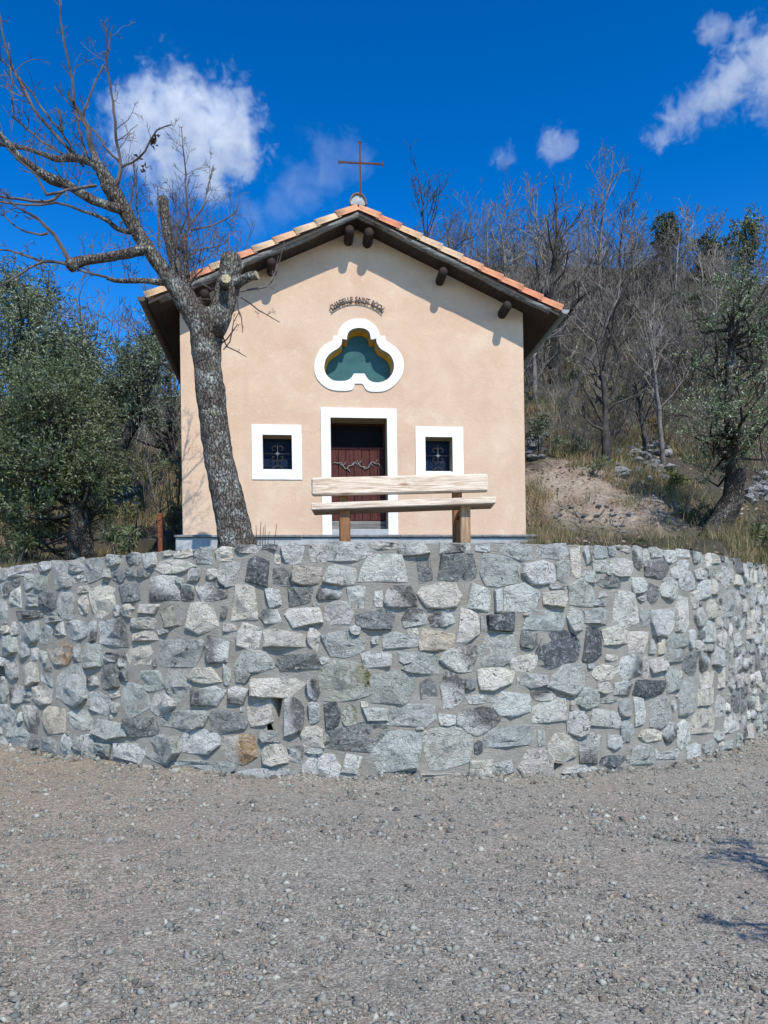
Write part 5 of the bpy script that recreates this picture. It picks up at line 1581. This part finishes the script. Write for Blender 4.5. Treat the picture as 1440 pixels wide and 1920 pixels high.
shrub('greenish shrub below the dark forked tree', 1110, 885, 15.5, 60, 52, GREY, .08, 23)
shrub('ochre leaved bush in the shade of the saplings', 1228, 800, 19, 22, 36, np.array([(.22, .13, .03), (.17, .11, .03), (.10, .08, .03)]), .08, 24)
shrub('dark green low bush beside the foot of the right hand olive tree', 1300, 960, 14, 60, 56, DARKG, .07, 25)
shrub('grass green tussock bush behind the wall at the right edge', 1420, 1010, 13.4, 60, 70, np.vstack([YELL, OLIVE]), .09, 26)
shrub('dark undergrowth bush under the large olive tree', 60, 1000, 14.2, 130, 110, DARKG, .08, 27, 130)
shrub('dark bush between the olive trunks at left', 150, 985, 15, 90, 110, DARKG, .08, 28, 130)
shrub('grey brown bush left of the rusty post', 245, 985, 14.5, 80, 90, np.vstack([GREY, YELL]), .08, 29)
shrub('olive brown bush right of the rusty post', 325, 965, 15, 44, 80, GREY, .08, 30)
shrub('yellow green bush on the grassy bank at left', 275, 880, 18, 60, 44, YELL, .09, 31)

for k_, (lb, px, py, Y, w_, h_, pl) in enumerate((
    ('dark bush filling the gap under the leaning olive tree', 215, 850, 19.5, 110, 60, GREY),
    ('dense low bush at the left edge just above the stone wall', 20, 1025, 12.6, 90, 60, DARKG),
    ('leafy bush between the large olive trunk and the rusty post', 225, 1015, 13.2, 80, 60, OLIVE),
    ('tall grey bush tight against the left corner of the chapel', 325, 880, 16.5, 50, 110, GREY),
    ('green juniper bush halfway up the slope right of the eave', 1075, 700, 25, 60, 46, OLIVE),
    ('green bush among the bare saplings in the middle of the right slope', 1180, 740, 21, 60, 40, OLIVE),
    ('yellow green bush below the right end of the tumbled stones', 1270, 905, 15.5, 56, 40, YELL),
    ('green bush at the foot of the thick dark trunk by the eave', 1040, 770, 22, 70, 44, YELL),
    ('olive green bush near the crest above the round olive crown', 1300, 560, 36, 70, 34, OLIVE),
    ('dark evergreen scrub on the slope left of the pale rocks', 1215, 520, 40, 60, 36, DARKG))):
    shrub(lb, px, py, Y, w_, h_, pl, .085 * max(1, Y / 18), 60 + k_, 120)

def grass():
    Ps, Hs, Cs = [], [], []
    pal = np.array([(.16, .145, .05), (.22, .18, .085), (.10, .105, .035), (.26, .19, .11), (.065, .078, .03), (.20, .13, .065)])
    g = np.random.default_rng(5)
    n = 0
    while n < 3800:
        a = g.uniform(.19, .58) if g.random() < .62 else g.uniform(-.6, -.2)
        edge = n >= 3150                                      # along the back of the wall
        y = (np.interp(a, WTAN, WQ[:, 1]) + .48 + 2.2 * g.random()) if edge else 11.2 + 15 * g.random() ** 1.4
        if edge and a > 0:
            a = g.uniform(.36, .58); y = np.interp(a, WTAN, WQ[:, 1]) + .46 + 1.6 * g.random()
        x = a * y
        if 0 < x and abs(x - 4.2) < 1.2 and y < 15.0 and g.random() < .9: continue
        if not edge and fnoise(x * .5, y * .5, 21, 3) < -.08: continue
        wy = np.interp(a, WTAN, WQ[:, 1])
        if y < wy + .46: continue
        m = int(g.integers(14, 34))
        z = terrain_z(x, y)
        c0 = pal[g.integers(0, 6)]
        Ps.append(np.array((x, y, z - .03)) + g.normal(0, (.11, .11, 0), (m, 3)))
        Hs.append(np.stack([g.normal(0, .08, m), g.normal(0, .08, m), g.uniform(.08, .34, m)], -1) * (1.0 + .3 * (y > 17)))
        Cs.append(c0 * g.uniform(.7, 1.25, (m, 1)))
        n += 1
    P, H, C = np.concatenate(Ps), np.concatenate(Hs), np.concatenate(Cs)
    k = len(P)
    s = rng.normal(0, 1, (k, 3)); s[:, 2] = 0; s /= np.linalg.norm(s, axis=1, keepdims=True)
    wd = .0052 * P[:, 1:2] / 14
    bend = H * np.array((1.0, 1.0, -.06)) * rng.uniform(.2, 1.0, (k, 1))
    V = np.stack([P - s * wd, P + s * wd, P + H + bend * .25], 1)
    link('dry_grass', npmesh('dry_grass', V.reshape(-1, 3), np.arange(3 * k).reshape(k, 3), np.repeat(C, 3, 0)), M['grass'], None, kind='stuff',
         label='tufts of dry yellow and green grass on the banks behind the wall', category='grass')
grass()

def litter():
    g = np.random.default_rng(9)
    P = []
    while len(P) < 8000:
        y = 9.4 + 13 * g.random() ** 1.3
        a = g.uniform(.17, .58) if g.random() < .65 else g.uniform(-.6, -.16)
        x = a * y
        if y < np.interp(a, WTAN, WQ[:, 1]) + .44: continue
        if 3.0 < x < 5.4 and y < 15 and g.random() < .75: continue
        P.append((x, y, terrain_z(x, y) + .012))
    P = np.array(P); n = len(P)
    pal = np.array([(.13, .085, .05), (.20, .145, .09), (.26, .21, .15), (.08, .055, .035), (.16, .10, .05)])
    D = g.normal(0, 1, (n, 3)); D[:, 2] *= .35
    leaves(P, D, g.uniform(.04, .10, n), pal[g.integers(0, 5, n)] * g.uniform(.7, 1.2, (n, 1)), 'leaf_litter', M['leaf'], None, .5,
           kind='stuff', label='brown fallen leaves littering the banks behind the wall', category='leaves')
litter()

def subdivided(V, Fc):
    V = [np.array(v) for v in V]; mid = {}; out = []
    def m(a, b):
        k = (min(a, b), max(a, b))
        if k not in mid:
            q = V[a] + V[b]; V.append(q / np.linalg.norm(q)); mid[k] = len(V) - 1
        return mid[k]
    for a, b, c in Fc:
        ab, bc, ca = m(a, b), m(b, c), m(c, a)
        out += [(a, ab, ca), (ab, b, bc), (ca, bc, c), (ab, bc, ca)]
    return np.array(V), np.array(out)
ICO, ICOF = subdivided(OCT, OCTF)

# rubble, rocks, sticks, the rusty post
def rock(b, p, s, seed, color):
    g = np.random.default_rng(seed)
    V = ICO * (1 + g.uniform(-.22, .22, (len(ICO), 1))) * (1 + g.uniform(-.1, .1, (len(ICO), 3))) * np.array(s) * 1.1
    q = rand_rot(1)[0] if g.random() < .3 else np.eye(3)
    a = g.uniform(0, 6.28); Rz = np.array(((math.cos(a), -math.sin(a), 0), (math.sin(a), math.cos(a), 0), (0, 0, 1)))
    b.add((V @ Rz.T @ q.T) + np.array(p), [tuple(f) for f in ICOF], color)

def rubble(name, label, px0, py0, px1, py1, Y, n, size, pal, cat):
    c = hit((px0 + px1) / 2, py1, 11.5)
    root = empty(name, tuple(c), label=label, category=cat)
    O = np.array(root.location)
    for k in range(n):
        px, py = rnd.uniform(px0, px1), rnd.uniform(py0, py1)
        p = np.array(hit(px, py, 11.5))
        p[2] += size * rnd.uniform(-.1, .9)
        b = Buf(); s = size * rnd.uniform(.5, 1.3)
        rock(b, (0, 0, 0), (s, s * .8, s * rnd.uniform(.45, .75)), 300 + k, np.array(pal[k % len(pal)]) * rnd.uniform(.8, 1.15))
        b.obj('stone', M['stone'], root, False, Vector(p - O))
PALE = [(.34, .34, .33), (.26, .265, .26), (.42, .405, .38), (.20, .205, .20)]
rubble('collapsed_stone_wall', 'tumbled pale stones of an old terrace wall on the right slope', 1155, 838, 1262, 905, 17, 46, .13, PALE, 'wall')
rubble('dry_stone_wall', 'old grey dry stone terrace wall on the left slope among the trees', 196, 912, 258, 962, 19, 34, .13, PALE, 'wall')
rubble('dry_stone_wall', 'grey dry stone wall remnant at the right edge beyond the olive trunk', 1404, 896, 1450, 950, 16.5, 28, .13, PALE, 'wall')
rubble('rock_pile', 'dark rocks on the bank beside the right corner of the chapel', 990, 826, 1022, 862, 16.5, 14, .14, [(.16, .16, .17), (.22, .22, .22)], 'rocks')
rubble('rock_outcrop', 'pale rocky outcrop near the hill crest at right', 1300, 470, 1355, 500, 42, 22, .42, [(.48, .45, .40), (.40, .38, .34)], 'rocks')
rubble('rock_pile', 'scattered pale stones lying on the bare earth bank', 1040, 950, 1180, 1000, 13.6, 26, .05, PALE, 'rocks')

def sticks():
    b = Buf()
    o = at(1120, 985, 13.2); o.z = terrain_z(o.x, o.y)
    for k in range(9):
        x, y = rnd.uniform(-.5, .7), rnd.uniform(-.3, .7)
        z = terrain_z(o.x + x, o.y + y) - o.z + .03
        a = rnd.uniform(0, 6.28)
        grow(b, (x, y, z), (math.cos(a), math.sin(a) * .6, .25), rnd.uniform(.3, .7), .010, 1, .02, .25, 4, .9, .004)
    b.obj('brushwood', M['wood2'], None, loc=o, label='dark dead sticks lying on the bare earth bank', category='branches', kind='stuff')
sticks()

def post():
    o = at(300, 1035, 10.6); o.z = terrain_z(o.x, 10.6) - .1
    t = at(300, 962, 10.6)
    b = Buf()
    box(b, -.026, .026, -.006, .0, 0, t.z - o.z, bev=.002)
    box(b, .022, .027, .001, .045, 0, t.z - o.z - .005, bev=.0015)
    box(b, -.018, .012, -.012, -.0075, t.z - o.z - .10, t.z - o.z - .04, bev=.001)
    b.obj('metal_post', M['postrust'], None, loc=o, label='rusty angle iron post behind the wall left of the tree', category='post')
post()

# ------------------------------------------------------------------ clouds: real volumes far behind the hills
def cloud(label, Y, balls, dens, scale, thr=.0, seed=0.0):
    """balls: (px, py, radius px) in the photograph; density falls off from them, torn by noise"""
    k = Y / F
    pts = [(at(px, py, Y + rnd.uniform(-1, 1) * r * k * .3), r * k * .92) for px, py, r in balls]
    lo = Vector([min(p[i] - r * 1.45 for p, r in pts) for i in range(3)]); hi = Vector([max(p[i] + r * 1.45 for p, r in pts) for i in range(3)])
    c = (lo + hi) / 2
    m = bpy.data.materials.new('cloud_vapour'); m.use_nodes = True
    t = m.node_tree; t.nodes.clear()
    out = t.nodes.new('ShaderNodeOutputMaterial'); vol = t.nodes.new('ShaderNodeVolumePrincipled')
    t.links.new(vol.outputs[0], out.inputs['Volume'])
    co = t.nodes.new('ShaderNodeTexCoord')
    def mth(op, a, b=0.0, clamp=False):
        n = t.nodes.new('ShaderNodeMath'); n.operation = op; n.use_clamp = clamp
        for s, v in zip(n.inputs, (a, b)):
            if isinstance(v, bpy.types.NodeSocket): t.links.new(v, s)
            else: s.default_value = v
        return n.outputs[0]
    nz = t.nodes.new('ShaderNodeTexNoise'); nz.inputs['Scale'].default_value = scale / (300 * k); nz.inputs['Detail'].default_value = 7; nz.inputs['Roughness'].default_value = .68
    nz.inputs['Distortion'].default_value = .4
    mp = t.nodes.new('ShaderNodeMapping'); mp.inputs['Location'].default_value = (seed, seed * 2, seed * 3)
    t.links.new(co.outputs['Object'], mp.inputs['Vector']); t.links.new(mp.outputs[0], nz.inputs['Vector'])
    f = None
    for p, r in pts:
        d = t.nodes.new('ShaderNodeVectorMath'); d.operation = 'DISTANCE'
        t.links.new(co.outputs['Object'], d.inputs[0]); d.inputs[1].default_value = p - c
        q = mth('SUBTRACT', 1.0, mth('DIVIDE', d.outputs['Value'], r))
        f = q if f is None else mth('SMOOTH_MAX' if False else 'MAXIMUM', f, q)
    f = mth('ADD', mth('MULTIPLY', f, .9), mth('MULTIPLY', mth('SUBTRACT', nz.outputs['Fac'], .5 + thr), 3.6))
    f = mth('MULTIPLY', f, 2.6, True)
    t.links.new(mth('MULTIPLY', f, dens / (100 * k)), vol.inputs['Density'])
    vol.inputs['Color'].default_value = (1, 1, 1, 1)
    vol.inputs['Anisotropy'].default_value = -.32
    b = Buf(); s = (hi - lo) / 2
    # domain: a faceted ellipsoid round the cloud
    V, Fc = [], []
    nu, nv = 14, 8
    for i in range(nv + 1):
        for j in range(nu):
            a, e = 2 * math.pi * j / nu, math.pi * i / nv - math.pi / 2
            V.append((math.cos(a) * math.cos(e) * s.x * 1.25, math.sin(a) * math.cos(e) * s.y * 1.25, math.sin(e) * s.z * 1.25))
    for i in range(nv):
        for j in range(nu):
            Fc.append((i * nu + j, i * nu + (j + 1) % nu, (i + 1) * nu + (j + 1) % nu, (i + 1) * nu + j))
    b.add(V, Fc)
    b.obj('cloud', m, None, loc=c, label=label, category='cloud', group='clouds in the blue sky')
sc.cycles.volume_step_rate = .7
sc.cycles.volume_max_steps = 160
cloud('large ragged white cloud behind the bare tree left of the cross', 900,
      [(270, 230, 75), (340, 215, 80), (405, 235, 80), (440, 280, 60), (380, 300, 70), (320, 320, 60), (395, 345, 40), (250, 285, 45), (225, 215, 36)], 1.05, 9, .0, 3.0)
cloud('long slanting white cloud in the upper right corner', 900,
      [(1240, 255, 34), (1285, 215, 42), (1340, 180, 50), (1390, 140, 62), (1440, 110, 70), (1340, 60, 32), (1400, 55, 30), (1460, 170, 60)], .95, 9, .02, 11.0)
cloud('small white puff of cloud above the wooded hill', 900, [(1035, 275, 32), (1060, 272, 24)], 1.0, 10, .0, 21.0)
cloud('tiny faint cloud wisp left of the small puff', 900, [(942, 292, 26)], .6, 11, .02, 31.0)
cloud('thin veil of cloud beside the cross', 900, [(620, 310, 60), (560, 350, 55), (520, 390, 50), (660, 290, 50), (470, 400, 50)], .16, 7, .02, 41.0)
